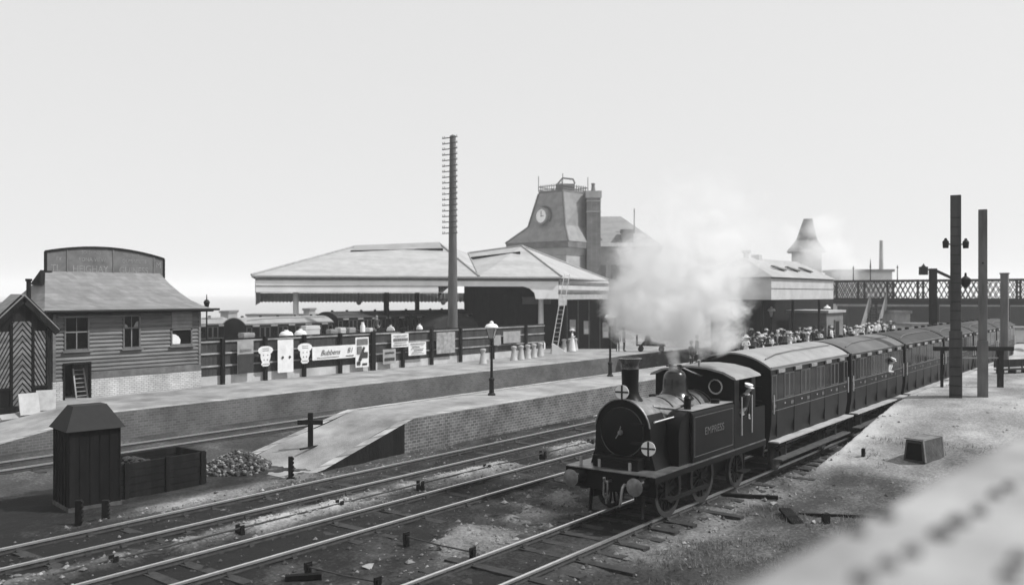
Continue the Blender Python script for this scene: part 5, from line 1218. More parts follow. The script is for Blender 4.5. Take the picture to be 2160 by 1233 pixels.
def inset(ring, k, z): return [(cen.x + (p[0] - cen.x) * k, cen.y + (p[1] - cen.y) * k, z) for p in ring]
def rprism(ring, k0, z0, k1, z1, name, m, par):
    mb = MB().add(inset(ring, k0, z0) + inset(ring, k1, z1), [(0, 1, 5, 4), (1, 2, 6, 5), (2, 3, 7, 6), (3, 0, 4, 7), (4, 5, 6, 7), (3, 2, 1, 0)]); return mb.build(name, m, par)
rprism(ring0, 0.98, zc0 - 0.75, 0.99, zc0 - 0.01, 'cornice', M_mid, root)
rprism(ring0, 0.86, zc0 - 1.6, 0.92, zc0 - 0.76, 'cornice', M_stone, root)
rprism(ring0, 0.84, 0, 0.84, zc0 - 1.61, 'wall', M_stone, root)
for j in range(4): MB().tube([ring0[j], ring1[j], ring2[j]], 0.12, 6).build('hip_roll', mat('hip_lead', 0.14, 0.2, 2, 0.7), roof)
rprism([(p[0], p[1], 0) for p in ring2], 1.0, zc2, 1.0, zc2 + 0.3, 'roof_curb', M_mid, roof)
mb = MB()
for j in range(4):
    A, B = Vector(ring2[j]), Vector(ring2[(j + 1) % 4]); n_ = 11
    for k in range(n_ + 1):
        p = A.lerp(B, k / n_); h = 1.9 if k == 0 else 0.75
        mb.tube([p + Vector((0, 0, 0.3)), p + Vector((0, 0, 0.3 + h))], 0.05, 5)
    for h in (0.45, 0.85): mb.tube([A + Vector((0, 0, h)), B + Vector((0, 0, h))], 0.05, 5)
mb.build('cresting', M_mid, roof)
p = tl(1192, 392, 108)
MB().box(p[0] - 1.1, p[0] + 1.2, p[1], p[1] + 1.0, zc2 + 0.3, zc2 + 1.2).tube([(p[0] - 0.9, p[1], zc2 + 1.2), (p[0] - 0.3, p[1], zc2 + 1.9), (p[0] + 1.0, p[1], zc2 + 1.75), (p[0] + 1.2, p[1], zc2 + 1.2)], 0.12, 6).build('skylight_housing', M_mid, roof)
# clock on the left-hand slope
A, B, C, D_ = (Vector(q) for q in (ring1[0], ring1[1], ring2[1], ring2[0]))
cpt = A.lerp(B, 0.42).lerp(D_.lerp(C, 0.30), 0.30); nrm = (B - A).cross(D_ - A).normalized()
if nrm.y > 0: nrm = -nrm
nrm = Vector((nrm.x, nrm.y, nrm.z * 0.3)).normalized()
rot = nrm.to_track_quat('Z', 'Y')
ck = MB().lathe([(1.05, -0.8), (1.05, 0.35), (0.85, 0.42), (0.85, 0.3)], 28, close=False).build('clock', mat('clock_case', 0.3, 0.2, 2, 0.7), root, tuple(cpt + nrm * 0.25), smooth=40); ck.rotation_mode = 'QUATERNION'; ck.rotation_quaternion = rot
MB().lathe([(0.86, 0.3), (0.001, 0.3)], 28, close=False).build('dial', mat('clock_dial', 0.92, 0.05, 2, 0.6), ck)
MB().box(-0.05, 0.05, -0.1, 0.62, 0.31, 0.34).box(-0.1, 0.42, -0.05, 0.05, 0.31, 0.34).build('hand', M_greyp, ck)
MB().lathe([(1.1, -0.55), (1.3, -0.55), (1.3, -0.2), (1.1, -0.2)], 28, close=False).build('surround', mat('clock_lead', 0.13, 0.2, 2, 0.7), ck)
# tall chimney
p0, p1 = tl(1238, 510, 107.5), tl(1267, 510, 107.5); wch = p1[0] - p0[0]
zt_ = tl(1250, 404, 107.5)[2]
c = MB().box(p0[0], p1[0], p0[1], p0[1] + 1.7, 0, zt_).build('chimney', mat_brick('tower_brick', 0.2, 0.16, 0.26, bh=0.12, dirt=0.3), root)
MB().box(p0[0] - 0.12, p1[0] + 0.12, p0[1] - 0.12, p0[1] + 1.82, zt_ - 0.75, zt_ + 0.1).box(p0[0] - 0.06, p1[0] + 0.06, p0[1] - 0.06, p0[1] + 1.76, zt_ - 1.2, zt_ - 1.05).box(p0[0] - 0.06, p1[0] + 0.06, p0[1] - 0.06, p0[1] + 1.76, zt_ - 2.5, zt_ - 2.4).build('chimney_cap', M_stone, c)
MB().lathe([(0.28, zt_ + 0.1), (0.2, zt_ + 0.9), (0.26, zt_ + 0.95), (0.24, zt_ + 1.1), (0.001, zt_ + 1.15)], 12, (p0[0] + wch * 0.5, p0[1] + 0.8, 0)).build('chimney_pot', M_mid, c, smooth=40)
a, b_ = tl(1262, 452, 112), tl(1345, 452, 112)
wr = thing('station_wing', 'hazy gabled wing with tall windows right of the clock tower', 'building', cw(0, 112, 0.2), HEAD - R(90))
def wl(px, py, f=112): x, y, z = rf_(px, py, f); return (x, y - 112, z - 0.2)
x0, x1 = wl(1210, 500, 108)[0], wl(1390, 500)[0]; ze = wl(0, 522)[2]; zr = wl(0, 452)[2]
MB().box(x0, x1, -2.0, 8, 0, ze).build('wall', M_stone, wr)
xa, xb = wl(1262, 452)[0], wl(1316, 452)[0]
MB().add([(x0, -2.3, ze), (x1 + 0.3, -2.3, ze), (x1 + 0.3, 8.3, ze), (x0, 8.3, ze), (xa, 3, zr), (xb, 3, zr)], [(0, 1, 5, 4), (1, 2, 5), (2, 3, 4, 5), (3, 0, 4), (3, 2, 1, 0)]).build('roof', M_slate2, wr)
MB().box(x0 + 0.02, x1 + 0.05, -2.1, -2.0, ze - 0.5, ze - 0.02).box(x0, x1 + 0.06, -2.08, -2.0, ze - 1.7, ze - 1.5).build('string_course', M_stone, wr)
for px in (1268, 1298, 1330):
    x = wl(px, 560, 110)[0]; z1 = wl(0, 556, 110)[2]
    f = MB().box(x - 0.75, x + 0.75, -2.1, -2.0, z1 - 3, z1).build('window', M_stone, wr); MB().box(x - 0.6, x + 0.6, -2.12, -2.1, z1 - 2.9, z1 - 0.15).build('pane', M_mid, f)
x = wl(1322, 500, 110)[0]; z1 = wl(0, 483, 110)[2]
c = MB().box(x - 0.5, x + 0.9, -1.6, -0.4, ze - 0.5, z1).build('chimney', M_stone, wr); MB().box(x - 0.65, x + 1.05, -1.75, -0.25, z1 - 0.4, z1).build('chimney_cap', M_mid, c)
p = wl(1338, 500, 112); MB().tube([(p[0], 0, ze), (p[0], 0, wl(0, 440)[2])], 0.07, 5).build('finial', M_mid, wr)

# ================================================================== PLATFORM HALL, TURRET, FOOTBRIDGE
p = onY(1580, 640, 23.6); hx0 = p.x
root = thing('platform_canopy', 'white fascia platform canopy over the crowd, dark underneath, left of the footbridge', 'canopy', (hx0, 22.2, 1.0))
hl = 13.0; ft, fb = 5.55, 4.02
MB().add([(-0.3, -0.4, ft), (hl, -0.4, ft), (hl, 6.5, ft), (-0.3, 6.5, ft), (2.0, 2.6, ft + 1.45), (hl - 0.3, 2.6, ft + 1.45)], [(0, 1, 5, 4), (1, 2, 5), (2, 3, 4, 5), (3, 0, 4), (3, 2, 1, 0)]).build('roof', mat('hall_roof', 0.36, 0.15, 0.6, 0.7), root)
MB().box(-0.1, hl, -0.2, -0.12, fb, ft - 0.01).box(-0.1, -0.02, -0.12, 6, fb, ft - 0.01).build('fascia', M_cream, root)
MB().box(-0.15, hl, -0.24, -0.2, ft - 0.1, ft - 0.02).box(-0.1, hl, -0.23, -0.2, (fb + ft) / 2 - 0.02, (fb + ft) / 2 + 0.02).build('fascia_moulding', M_mid, root)
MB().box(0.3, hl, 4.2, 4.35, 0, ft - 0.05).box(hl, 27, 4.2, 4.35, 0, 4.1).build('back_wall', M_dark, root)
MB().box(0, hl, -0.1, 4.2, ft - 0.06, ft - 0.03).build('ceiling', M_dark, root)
for x in (0.4, 6.2, 12.0): MB().lathe([(0.16, 0), (0.11, 0.5), (0.09, ft - 0.1)], 10, (x, 0.6, 0)).build('column', M_dark, root, smooth=40)
for x in (3.2, 6.0, 8.8): MB().bar((x, 1.0, ft + 0.85), (x + 1.3, 0.55, ft + 0.55), 0.3, 0.08).build('skylight', M_mid, root)
MB().lathe([(0.2, ft + 1.3), (0.2, ft + 1.75), (0.32, ft + 1.8), (0.32, ft + 1.95), (0.001, ft + 2.1)], 12, (2.4, 2.6, 0)).build('ventilator', M_stone, root, smooth=40)
MB().box(4.0, 4.6, 2.3, 2.9, ft + 1.0, ft + 1.7).build('ventilator', M_stone, root)
tp = cw((1702 - CX) * 150 / FPX, 150, 0.2)
root = thing('spire_turret', 'pale distant turret with a steep leaning-looking spire roof, veiled in smoke', 'turret', tp, HEAD - R(110))
hh = EYE - (532 - HY) * 150 / FPX - 0.2; ht_ = EYE - (462 - HY) * 150 / FPX - 0.2
MB().box(-2.4, 2.4, -2.4, 2.4, 0, hh).build('wall', M_stone, root)
MB().add([(-3.2, -3.2, hh), (3.2, -3.2, hh), (3.2, 3.2, hh), (-3.2, 3.2, hh), (-1.7, -1.7, hh + 2.0), (1.7, -1.7, hh + 2.0), (1.7, 1.7, hh + 2.0), (-1.7, 1.7, hh + 2.0), (-0.5, -0.9, ht_), (0.9, -0.9, ht_), (0.9, 0.9, ht_), (-0.5, 0.9, ht_)], [(0, 1, 5, 4), (1, 2, 6, 5), (2, 3, 7, 6), (3, 0, 4, 7), (4, 5, 9, 8), (5, 6, 10, 9), (6, 7, 11, 10), (7, 4, 8, 11), (8, 9, 10, 11), (3, 2, 1, 0)]).build('roof', M_slate2, root)
p = cw((1825 - CX) * 140 / FPX, 140, 0.2)
root = thing('distant_building', 'low pale building with a flat parapet beyond the footbridge', 'building', p, HEAD - R(90))
zt2 = EYE - (569 - HY) * 140 / FPX
MB().box(-4.3, 4.3, 0, 6, 0, zt2 - 0.5).build('wall', M_cream, root); MB().box(-4.6, 4.6, -0.3, 6.3, zt2 - 0.5, zt2 - 0.1).build('parapet', M_mid, root)
MB().lathe([(0.35, zt2 - 0.1), (0.26, EYE - (508 - HY) * 140 / FPX)], 10, (3.4, 2, 0)).build('chimney', M_stone, root, smooth=40)
# lattice footbridge
BXX = 100.0
yb0 = onY(1748, 600, 1).x
q = (1748 - CX) / FPX; y0 = BXX * (SA - q * CA) / (CA + q * SA); y1 = -2.0
root = thing('footbridge', 'dark iron lattice footbridge crossing all the tracks at the right', 'footbridge', (BXX, y1, 0))
Ln = y0 - y1; zb_, zt3 = 4.85, 6.95
for x in (0, 2.4):
    MB().box(x - 0.1, x + 0.1, 0, Ln, zb_ - 0.55, zb_ + 0.12).build('girder', M_iron, root)
    MB().box(x - 0.08, x + 0.08, 0, Ln, zt3 - 0.22, zt3).build('top_rail', M_iron, root)
    mb = MB(); y = 0.0; pitch = 1.02; k = 0
    while y < Ln - 0.1:
        e_ = min(Ln, y + pitch)
        mb.bar((x, y, zb_), (x, e_, zt3 - 0.1), 0.06, 0.15, up=(1, 0, 0)).bar((x + 0.07, e_, zb_), (x + 0.07, y, zt3 - 0.1), 0.06, 0.15, up=(1, 0, 0))
        mb.bar((x, y + pitch / 2, zb_), (x, e_, (zb_ + zt3) / 2), 0.06, 0.08, up=(1, 0, 0)).bar((x, y, (zb_ + zt3) / 2), (x, y + pitch / 2, zt3 - 0.1), 0.06, 0.08, up=(1, 0, 0))
        mb.bar((x + .07, y + pitch / 2, zb_), (x + .07, y, (zb_ + zt3) / 2), 0.06, 0.08, up=(1, 0, 0)).bar((x + .07, e_, (zb_ + zt3) / 2), (x + .07, y + pitch / 2, zt3 - 0.1), 0.06, 0.08, up=(1, 0, 0))
        if k % 3 == 0: mb.box(x - 0.1, x + 0.1, y - 0.1, y + 0.1, zb_, zt3)
        y += pitch; k += 1
    mb.build('lattice', M_iron, root)
MB().box(-0.1, 2.5, 0, Ln, zb_ - 0.12, zb_).build('deck', M_timber, root)
for px in (1836, 1968, 2120):
    q = (px - CX) / FPX; yy = BXX * (SA - q * CA) / (CA + q * SA) - y1
    for x in (0.1, 2.3): MB().box(x - 0.14, x + 0.14, yy - 0.14, yy + 0.14, 0, zb_ - 0.54).build('pier', M_iron, root)
for px in (1800, 1836, 1893):
    q = (px - CX) / FPX; yy = BXX * (SA - q * CA) / (CA + q * SA) - y1
    MB().lathe([(0.06, zt3), (0.04, zt3 + 1.8 if px == 1836 else zt3 + 1.2), (0.09, zt3 + 1.3), (0.001, zt3 + (2.5 if px == 1836 else 1.6))], 8, (0, yy, 0)).build('finial', M_iron, root, smooth=40)
mb = MB()
for k in range(16): mb.box(0.2 - 0.3 * k - 0.3, 0.2 - 0.3 * k, Ln - 6.2, Ln - 4.6, zb_ - 0.3 * (k + 1) - 0.05, zb_ - 0.3 * (k + 1))
mb.build('stair_tread', M_timber, root)
for yy in (Ln - 6.25, Ln - 4.6): MB().bar((0.2, yy, zb_ - 0.1), (-4.6, yy, 0.1), 0.08, 0.4).bar((0.2, yy, zb_ + 0.5), (-4.6, yy, 0.75), 0.05, 0.95).build('stair_side', M_greyp, root)
p = onY(1775, 650, 23.6); 
root = thing('brick_hut', 'small brick hut with a dark doorway under the left end of the footbridge', 'hut', (hx0 + 13.2, 22.6, 1.0))
MB().box(0, 4.2, 0, 3, 0, 2.9).build('wall', mat_brick('hut_brick', 0.16, 0.12, 0.26, bh=0.1, dirt=0.3), root)
MB().box(-0.2, 4.4, -0.2, 3.2, 2.9, 3.1).build('roof', M_stone, root)
MB().box(1.9, 2.9, -0.06, 0.0, 0, 2.2).build('door', M_dark, root); MB().box(1.8, 1.9, -0.1, 0, 0, 2.3).box(2.9, 3.0, -0.1, 0, 0, 2.3).box(1.8, 3.0, -0.1, 0, 2.2, 2.3).build('door_frame', M_mid, root)
# things far right beyond the posts
def far_block(label, px0, px1, py0, py1, f, m, nm='building'):
    x0, x1 = (px0 - CX) * f / FPX, (px1 - CX) * f / FPX; z1 = EYE - (py0 - HY) * f / FPX
    r = thing(nm.replace(' ', '_'), label, nm, cw((x0 + x1) / 2, f, 0), HEAD - R(90)); h = (x1 - x0) / 2
    MB().box(-h, h, 0, 4, 0, z1 - 0.3).build('wall', m, r); MB().box(-h - 0.15, h + 0.15, -0.15, 4.15, z1 - 0.3, z1).build('roof', M_mid, r)
far_block('pale low shed beyond the footbridge between the bracket post and the signal posts', 1925, 2012, 682, 745, 88, M_cream, 'shed')
far_block('long bright shed beyond the footbridge at the right edge', 2050, 2230, 690, 745, 98, M_cream, 'shed')
far_block('dark long building closing the view under the footbridge', 1790, 2300, 641, 760, 114, M_dark)
far_block('grey kiosk with a pale roof under the footbridge, left of the bracket post', 1888, 1920, 655, 720, 92, M_greyp, 'kiosk')
far_block('small square tower of pale brick on the skyline just right of the cabin lamp', 465, 481, 655, 700, 118, M_greyp, 'tower')
far_block('small hazy stack on the skyline behind the left canopy column', 640, 652, 650, 700, 125, M_greyp, 'chimney stack')
far_block('long low hazy roof on the skyline under the left end of the canopy', 520, 720, 662, 700, 135, M_cream, 'shed')
root = thing('bench', 'long dark slatted bench on the sunny platform at the right edge', 'bench', cw((2150 - CX) * 47 / FPX, 47, 0.95), R(-30))
MB().box(-1.6, 1.6, -0.2, 0.25, 0.42, 0.47).build('seat', M_dark, root); MB().box(-1.6, 1.6, 0.22, 0.26, 0.55, 0.95).build('backrest', M_dark, root)
for x in (-1.4, -0.5, 0.5, 1.4): MB().box(x - 0.05, x + 0.05, -0.18, 0.24, 0, 0.42).box(x - 0.04, x + 0.04, 0.2, 0.24, 0.42, 0.95).build('leg', M_iron, root)

# ================================================================== PEOPLE
def skin_mesh(joints, edges, tags, mats, sub=1):
    """one continuous skinned body; joints: name -> ((x,y,z), radius); tags: joint -> material index"""
    names = list(joints); idx = {n_: i for i, n_ in enumerate(names)}
    me = bpy.data.meshes.new('tmp'); me.from_pydata([joints[n_][0] for n_ in names], [(idx[a], idx[b_]) for a, b_ in edges], [])
    o = bpy.data.objects.new('tmp', me); COL.objects.link(o)
    o.modifiers.new('skin', 'SKIN'); s_ = o.modifiers.new('sub', 'SUBSURF'); s_.levels = sub; s_.render_levels = sub
    for i, n_ in enumerate(names):
        sv = me.skin_vertices[0].data[i]; r_ = joints[n_][1]
        sv.radius = r_ if isinstance(r_, tuple) else (r_, r_); sv.use_root = (i == 0)
    dg = bpy.context.evaluated_depsgraph_get(); out = bpy.data.meshes.new_from_object(o.evaluated_get(dg))
    bpy.data.objects.remove(o)
    out.materials.clear()
    for m in mats: out.materials.append(m)
    P_ = np.array([joints[n_][0] for n_ in names]); T_ = [tags[n_] for n_ in names]
    for p in out.polygons:
        c = np.array(p.center); p.material_index = T_[int(np.argmin(((P_ - c) ** 2).sum(1)))]; p.use_smooth = True
    return out
def figure(kind):
    """kind: dict(coat, legs, hat, skirt, arms, lean)"""
    woman = kind.get('skirt'); k = 0.94 if woman else 1.0
    J = {'pelvis': ((0, 0, 0.94), 0.125), 'waist': ((0, 0, 1.12), 0.10 if woman else 0.125), 'chest': ((0, 0.01, 1.30), (0.15, 0.11)), 'collar': ((0, 0.0, 1.42), 0.085),
         'neck': ((0, 0.0, 1.49), 0.05), 'jaw': ((0, 0.025, 1.555), 0.065), 'head': ((0, 0.012, 1.625), (0.078, 0.092)), 'crown': ((0, 0.0, 1.69), 0.07), 'nose': ((0, 0.105, 1.59), 0.016)}
    E = [('pelvis', 'waist'), ('waist', 'chest'), ('chest', 'collar'), ('collar', 'neck'), ('neck', 'jaw'), ('jaw', 'head'), ('head', 'crown'), ('head', 'nose')]
    tg = {'pelvis': 0, 'waist': 0, 'chest': 0, 'collar': 0, 'neck': 1, 'jaw': 1, 'head': 1, 'crown': 1, 'nose': 1}
    arms = kind.get('arms', ('down', 'down'))
    for s, side in ((-1, 'l'), (1, 'r')):
        a = arms[0 if s < 0 else 1]
        if a == 'down': el, wr = (s * 0.235, -0.02, 1.14), (s * 0.25, 0.05, 0.90)
        elif a == 'hip': el, wr = (s * 0.33, -0.06, 1.18), (s * 0.2, 0.06, 1.02)
        elif a == 'fwd': el, wr = (s * 0.22, 0.1, 1.16), (s * 0.18, 0.32, 1.12)
        else: el, wr = (s * 0.25, 0.06, 1.16), (s * 0.06, 0.2, 1.2)
        d = Vector(wr) - Vector(el); d.normalize(); hd = Vector(wr) + d * 0.07
        J['sh' + side] = ((s * 0.175, 0, 1.385), 0.062); J['el' + side] = (el, 0.045); J['wr' + side] = (wr, 0.03); J['hd' + side] = (tuple(hd), (0.04, 0.022))
        E += [('collar', 'sh' + side), ('sh' + side, 'el' + side), ('el' + side, 'wr' + side), ('wr' + side, 'hd' + side)]
        tg.update({'sh' + side: 0, 'el' + side: 0, 'wr' + side: 0, 'hd' + side: 1})
        if kind.get('hands'):
            sd = d.cross(Vector((0, 1, 0.2))).normalized()
            for f in range(4):
                b0 = hd + d * 0.025 + sd * (f - 1.5) * 0.021; b1 = b0 + d * (0.045, 0.05, 0.047, 0.036)[f] + Vector((0, 0.012, 0)); b2 = b1 + d * 0.02 + Vector((0, 0.022, -0.004))
                for nm_, p_, r_ in (('a', b1, 0.0095), ('b', b2, 0.008)): J['f%s%d%s' % (side, f, nm_)] = (tuple(p_), r_); tg['f%s%d%s' % (side, f, nm_)] = 1
                E += [('hd' + side, 'f%s%da' % (side, f)), ('f%s%da' % (side, f), 'f%s%db' % (side, f))]
            t0 = hd - d * 0.02 + Vector((-s * 0.035, 0.025, 0)); t1 = t0 + d * 0.035 + Vector((-s * 0.012, 0.02, 0))
            J['t' + side] = (tuple(t0), 0.011); J['u' + side] = (tuple(t1), 0.009); tg['t' + side] = tg['u' + side] = 1
            E += [('wr' + side, 't' + side), ('t' + side, 'u' + side)]
        J['hp' + side] = ((s * 0.09, 0, 0.88), 0.095); J['kn' + side] = ((s * 0.1, 0.03, 0.49), 0.062); J['an' + side] = ((s * 0.1, -0.01, 0.09), 0.045); J['to' + side] = ((s * 0.115, 0.15, 0.04), 0.036)
        E += [('pelvis', 'hp' + side), ('hp' + side, 'kn' + side), ('kn' + side, 'an' + side), ('an' + side, 'to' + side)]
        tg.update({'hp' + side: 2, 'kn' + side: 2, 'an' + side: 2, 'to' + side: 3})
    if k != 1: J = {n_: ((p[0] * k, p[1] * k, p[2] * k), tuple(q * k for q in r_) if isinstance(r_, tuple) else r_ * k) for n_, (p, r_) in J.items()}
    return skin_mesh(J, E, tg, [kind['coat'], M_skin, kind['legs'], M_suit]), k
PROTO = {}
def person(kid, label, loc, rotz, group=None):
    if kid in PROTO:
        r = copy_tree(PROTO[kid]); r.location = loc; r.rotation_euler[2] = rotz; r['label'] = label
        if group: r['group'] = group
        elif 'group' in r: del r['group']
        return r
    kd = KINDS[kid]; me, k = figure(kd)
    r = thing('person', label, 'person', loc, rotz, group)
    b_ = bpy.data.objects.new('body', me); COL.objects.link(b_); b_.parent = r
    hz = 1.625 * k
    hr = MB().ball((0, -0.022, hz + 0.02), 0.096 * k, 0, 14, (0.93, 0.98, 1.0))
    hr.f = [f for f in hr.f]; o = hr.build('hair', kd.get('hair', M_hair), r, smooth=60)
    mb = MB()
    for s in (-1, 1): mb.ball((s * 0.032, 0.086 * k, hz - 0.005), 0.011, 0, 6)
    mb.build('eye', M_ink, r); 
    h = kd.get('hat')
    if h == 'bowler': MB().lathe([(0.14, hz + 0.05), (0.15, hz + 0.06), (0.105, hz + 0.07), (0.105, hz + 0.13), (0.08, hz + 0.18), (0.001, hz + 0.195)], 16).build('hat', M_suit, r, smooth=45)
    elif h == 'cap': MB().lathe([(0.1, hz + 0.04), (0.105, hz + 0.08), (0.12, hz + 0.12), (0.001, hz + 0.14)], 16).prism([(-0.08, 0.06), (0.08, 0.06), (0.06, 0.16), (-0.06, 0.16)], 'z', hz + 0.05, hz + 0.06).build('cap', kd.get('hatm', M_suit), r, smooth=45)
    elif h == 'boater': MB().lathe([(0.17, hz + 0.06), (0.17, hz + 0.075), (0.1, hz + 0.08), (0.1, hz + 0.15), (0.001, hz + 0.155)], 16).build('hat', M_shirt, r, smooth=30)
    elif h == 'wide': MB().lathe([(0.24, hz + 0.05), (0.24, hz + 0.07), (0.12, hz + 0.09), (0.13, hz + 0.17), (0.001, hz + 0.19)], 16).build('hat', kd.get('hatm', M_shirt), r, smooth=45)
    if kd.get('skirt'): MB().lathe([(0.29, 0.03), (0.27, 0.1), (0.2, 0.55), (0.145, 0.92), (0.11, 1.03)], 18).build('skirt', kd['skirt'], r, smooth=50)
    PROTO[kid] = r
    return r
KINDS = {
 'driver': dict(coat=M_suit, legs=M_suit, hat='cap', hatm=M_shirt, arms=('down', 'hip'), hands=True),
 'loader': dict(coat=M_suit2, legs=M_suit, arms=('hip', 'down'), hands=True, hair=mat('fair_hair', 0.4, 0.2, 20)),
 'bowler': dict(coat=M_suit, legs=M_suit, hat='bowler'),
 'capman': dict(coat=M_suit2, legs=M_suit, hat='cap', arms=('hip', 'down')),
 'boater': dict(coat=M_suit, legs=M_suit2, hat='boater', arms=('across', 'down')),
 'whitelady': dict(coat=M_shirt, legs=M_shirt, hat='wide', skirt=M_shirt, arms=('across', 'across')),
 'darklady': dict(coat=M_shirt, legs=M_suit, hat='wide', hatm=M_suit, skirt=M_suit, arms=('across', 'down')),
 'shirtman': dict(coat=M_shirt, legs=M_suit, hat='cap', hatm=M_shirt, arms=('down', 'across')),
}
person('driver', 'engine driver in a pale cap leaning out of the locomotive cab', (LX + 5.58, T3 - 0.86, 1.27), R(165)).rotation_euler[0] = R(-17)
p = onY(793, 690, 44.4); person('loader', 'fair haired man in a grey jacket standing on a flat wagon behind the fence', (p.x, 44.3, 2.2), HEAD + R(120))
desc = {'bowler': 'man in dark suit and bowler', 'capman': 'man in grey jacket and dark cap', 'boater': 'man in a dark coat and pale straw boater', 'whitelady': 'woman in white with wide white hat', 'darklady': 'woman in white blouse and dark hat', 'shirtman': 'man in white shirt sleeves and pale cap'}
rr = random.Random(21); spots = []
for i in range(104):
    px = 1560 + 205 * (i + rr.uniform(-0.4, 0.4)) / 84 if i < 84 else 1768 + 6.5 * (i - 84)
    px = max(1562, px)
    Y = rr.choice((22.1, 22.5, 22.9, 23.3, 23.7, 24.4)) if i < 84 else rr.uniform(22.0, 24.5)
    spots.append((px, Y))
spots.sort(); cnt = {}
seq = []
for px, Y in spots:
    if px < 1660: kid = rr.choice(('bowler', 'whitelady', 'bowler', 'capman', 'boater', 'darklady', 'bowler', 'boater'))
    else: kid = rr.choice(('whitelady', 'darklady', 'boater', 'whitelady', 'shirtman', 'bowler', 'shirtman'))
    seq.append((px, Y, kid))
for px, Y, kid in seq:
    cnt[kid] = cnt.get(kid, 0) + 1; c_ = cnt[kid]
    p = onY(px, 700, Y)
    if abs(px - 1627) < 6 and Y > 23.8: Y = 22.6
    person(kid, '%s, %s such from left in platform crowd' % (desc[kid], ORD[c_ - 1]), (p.x, Y, 1.0), HEAD + R(90) + rr.uniform(-1.6, 1.6), 'crowd waiting on the island platform').scale = (q_ := rr.uniform(0.9, 1.12), q_, q_)
for kid, px, py, lab in (('bowler', 1303, 741, 'man in dark suit and bowler just right of the lamp post behind the chimney'), ('capman', 1316, 741, 'man in grey jacket by the edge of the steam, right of the second lamp post'), ('whitelady', 1207, 741, 'woman in white by the station building, right of the leaning ladder')):
    p = ground(px, py, 0.9); person(kid, lab, (p.x, p.y, 0.9), R(rr.uniform(100, 250)))
p = ground(1458, 770, 1.0); p = onY(1458, 770, 23.2); person('bowler', 'man in a dark suit and bowler standing right of the steam, beyond the cab roof', (p.x, 23.2, 1.0), R(170))
p = onY(1470, 770, 23.7); person('capman', 'man in grey jacket standing right of the steam, beyond the cab roof', (p.x, 23.7, 1.0), R(200))
for x, lab, kid in ((24.95 + pit + 5.2, 'passenger in white leaning out near the far end of the second carriage', 'shirtman'),):
    o = person(kid, lab, (x, T3 - 0.76, 1.26), R(180)); o.rotation_euler[0] = R(-22)
# trolley on the platform behind the chimney, and a low barrow
r = thing('platform_trolley', 'dark platform trolley with a tall end, half hidden by the steam', 'trolley', ground(1368, 741, 0.9), HEAD - R(100))
MB().box(-0.9, 1.3, -0.4, 0.4, 0.45, 0.55).build('deck', M_dark, r); MB().box(-0.95, -0.85, -0.4, 0.4, 0.45, 1.3).build('end_rail', M_dark, r)
MB().prism([(-0.6, 0.55), (1.3, 0.55), (0.2, 0.85), (0.1, 1.25), (-0.2, 1.3), (-0.3, 0.9)], 'y', -0.3, 0.3).build('load', M_suit, r, bevel=0.06)
for x in (-0.6, 1.0):
    for s in (-1, 1): MB().lathe([(0.001, -0.04), (0.22, -0.04), (0.22, 0.04), (0.001, 0.04)], 14, (x, s * 0.42, 0.22), 'y').build('wheel', M_iron, r)

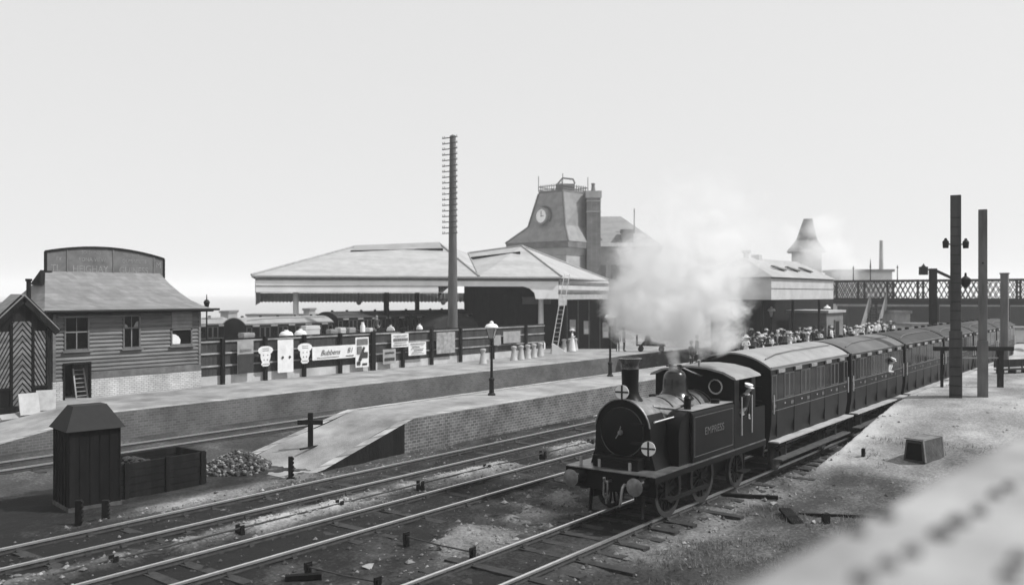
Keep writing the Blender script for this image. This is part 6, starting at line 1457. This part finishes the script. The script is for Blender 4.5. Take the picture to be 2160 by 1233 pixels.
# ================================================================== STEAM (a real cloud of scattering vapour)
def cloud(name, label, blobs, dens, nscale, f0, pad=0.3):
    P_ = []; ST = []
    for q_ in blobs:
        px, py, r_, df = q_[:4]; f = f0 + df; P_.append((at(px, py, f), r_ * f / FPX)); ST.append(q_[4] if len(q_) > 4 else 1.0)
    lo = Vector((min(p.x - r_ for p, r_ in P_) - pad, min(p.y - r_ for p, r_ in P_) - pad, min(p.z - r_ for p, r_ in P_) - pad))
    hi = Vector((max(p.x + r_ for p, r_ in P_) + pad, max(p.y + r_ for p, r_ in P_) + pad, max(p.z + r_ for p, r_ in P_) + pad))
    # hull of the puffs keeps the empty space out of the volume
    bm = bmesh.new()
    for p, r_ in P_: bmesh.ops.create_icosphere(bm, subdivisions=2, radius=r_ * 1.22, matrix=Matrix.Translation(p))
    bmesh.ops.convex_hull(bm, input=bm.verts, use_existing_faces=False)
    bmesh.ops.delete(bm, geom=[v for v in bm.verts if not v.link_faces], context='VERTS')
    hullg = bmesh.new()
    me = bpy.data.meshes.new(name); bm.to_mesh(me); bm.free()
    # keep only the outer hull
    pts = [tuple(v.co) for v in me.vertices]; bm = bmesh.new()
    vs = [bm.verts.new(p) for p in pts]; res = bmesh.ops.convex_hull(bm, input=vs)
    bmesh.ops.delete(bm, geom=list({g_ for g_ in res['geom_interior'] if isinstance(g_, bmesh.types.BMVert)} | {g_ for g_ in res['geom_unused'] if isinstance(g_, bmesh.types.BMVert)}), context='VERTS')
    bmesh.ops.recalc_face_normals(bm, faces=bm.faces); bm.to_mesh(me); bm.free()
    m = bpy.data.materials.new(name); m.use_nodes = True; nt_ = m.node_tree; nt_.nodes.remove(nt_.nodes['Principled BSDF']); out = nt_.nodes['Material Output']
    N_ = nt_.nodes.new; Lk = nt_.links.new
    g_ = N_('ShaderNodeNewGeometry')
    nz = N_('ShaderNodeTexNoise'); nz.inputs['Scale'].default_value = nscale; nz.inputs['Detail'].default_value = 7; nz.inputs['Roughness'].default_value = 0.68; nz.inputs['Distortion'].default_value = 0.6; Lk(g_.outputs['Position'], nz.inputs['Vector'])
    acc = None
    for (p, r_), st_ in zip(P_, ST):
        dn = N_('ShaderNodeVectorMath'); dn.operation = 'DISTANCE'; Lk(g_.outputs['Position'], dn.inputs[0]); dn.inputs[1].default_value = p
        mr = N_('ShaderNodeMapRange'); mr.inputs['From Min'].default_value = r_ * 1.22; mr.inputs['From Max'].default_value = r_ * 0.1; mr.inputs['To Max'].default_value = st_; Lk(dn.outputs['Value'], mr.inputs['Value'])
        if acc is None: acc = mr.outputs[0]
        else:
            mx = N_('ShaderNodeMath'); mx.operation = 'MAXIMUM'; Lk(acc, mx.inputs[0]); Lk(mr.outputs[0], mx.inputs[1]); acc = mx.outputs[0]
    a1 = N_('ShaderNodeMath'); a1.operation = 'MULTIPLY_ADD'; Lk(nz.outputs[0], a1.inputs[0]); a1.inputs[1].default_value = 4.6; a1.inputs[2].default_value = -2.75
    a2 = N_('ShaderNodeMath'); a2.operation = 'MULTIPLY_ADD'; Lk(acc, a2.inputs[0]); a2.inputs[1].default_value = 1.75; Lk(a1.outputs[0], a2.inputs[2])
    a3 = N_('ShaderNodeMath'); a3.operation = 'MULTIPLY'; a3.use_clamp = False; Lk(a2.outputs[0], a3.inputs[0]); a3.inputs[1].default_value = dens
    a4 = N_('ShaderNodeMath'); a4.operation = 'MAXIMUM'; Lk(a3.outputs[0], a4.inputs[0]); a4.inputs[1].default_value = 0.0
    v = N_('ShaderNodeVolumePrincipled'); v.inputs['Color'].default_value = (0.95, 0.95, 0.95, 1); v.inputs['Anisotropy'].default_value = 0.2; Lk(a4.outputs[0], v.inputs['Density'])
    Lk(v.outputs[0], out.inputs['Volume'])
    me.materials.append(m)
    o = bpy.data.objects.new(name, me); COL.objects.link(o); tag(o, label, name.replace('_', ' '), kind='stuff')
    return o
cloud('steam', 'white cloud of steam blowing off above the locomotive dome', [
    (1424, 773, 15, 0), (1424, 760, 19, 0), (1423, 744, 25, 0), (1422, 722, 34, 0.1), (1415, 700, 44, 0.1), (1395, 678, 70, 0.3), (1345, 650, 75, 0.6), (1308, 650, 52, 0.8), (1330, 610, 70, 0.9, 0.72), (1460, 665, 78, 0.3, 0.95), (1508, 662, 66, 0.5, 0.9), (1525, 702, 48, 0.7, 0.9),
    (1400, 600, 100, 0.9, 0.78), (1480, 610, 105, 0.8, 0.75), (1515, 600, 78, 0.9, 0.66), (1440, 550, 95, 1.1, 0.58), (1360, 550, 75, 1.2, 0.55), (1490, 535, 85, 1.3, 0.55), (1510, 705, 40, 0.7)], 3.6, 1.25, 23.4)
cloud('steam', 'thin upper steam drifting off above the white cloud', [
    (1400, 550, 120, 1.0), (1490, 550, 130, 1.1), (1340, 560, 80, 1.0), (1450, 470, 110, 1.4), (1560, 520, 90, 1.4), (1520, 430, 90, 1.6)], 0.55, 0.9, 23.4)
cloud('steam', 'pale smoke drifting across the distant turret', [
    (1720, 520, 45, 0), (1750, 540, 50, 2), (1700, 560, 45, 1), (1780, 560, 40, 2), (1740, 480, 40, 1), (1665, 505, 34, 0), (1690, 560, 40, 1), (1725, 490, 42, 0)], 0.34, 0.25, 110)

# ================================================================== HAZE
lo, hi = (-300, -300, -1.3), (3000, 3000, 40)
o = MB().box(lo[0], hi[0], lo[1], hi[1], lo[2], hi[2]).build('haze', [])
m = bpy.data.materials.new('haze'); m.use_nodes = True; m.node_tree.nodes.remove(m.node_tree.nodes['Principled BSDF'])
v = m.node_tree.nodes.new('ShaderNodeVolumePrincipled'); v.inputs['Color'].default_value = (0.99, 0.99, 0.99, 1); v.inputs['Density'].default_value = 0.0007; v.inputs['Anisotropy'].default_value = 0.1
m.node_tree.links.new(v.outputs[0], m.node_tree.nodes['Material Output'].inputs['Volume'])
o.data.materials.append(m); tag(o, 'thin pale smoky air over the whole yard', 'haze', kind='stuff')
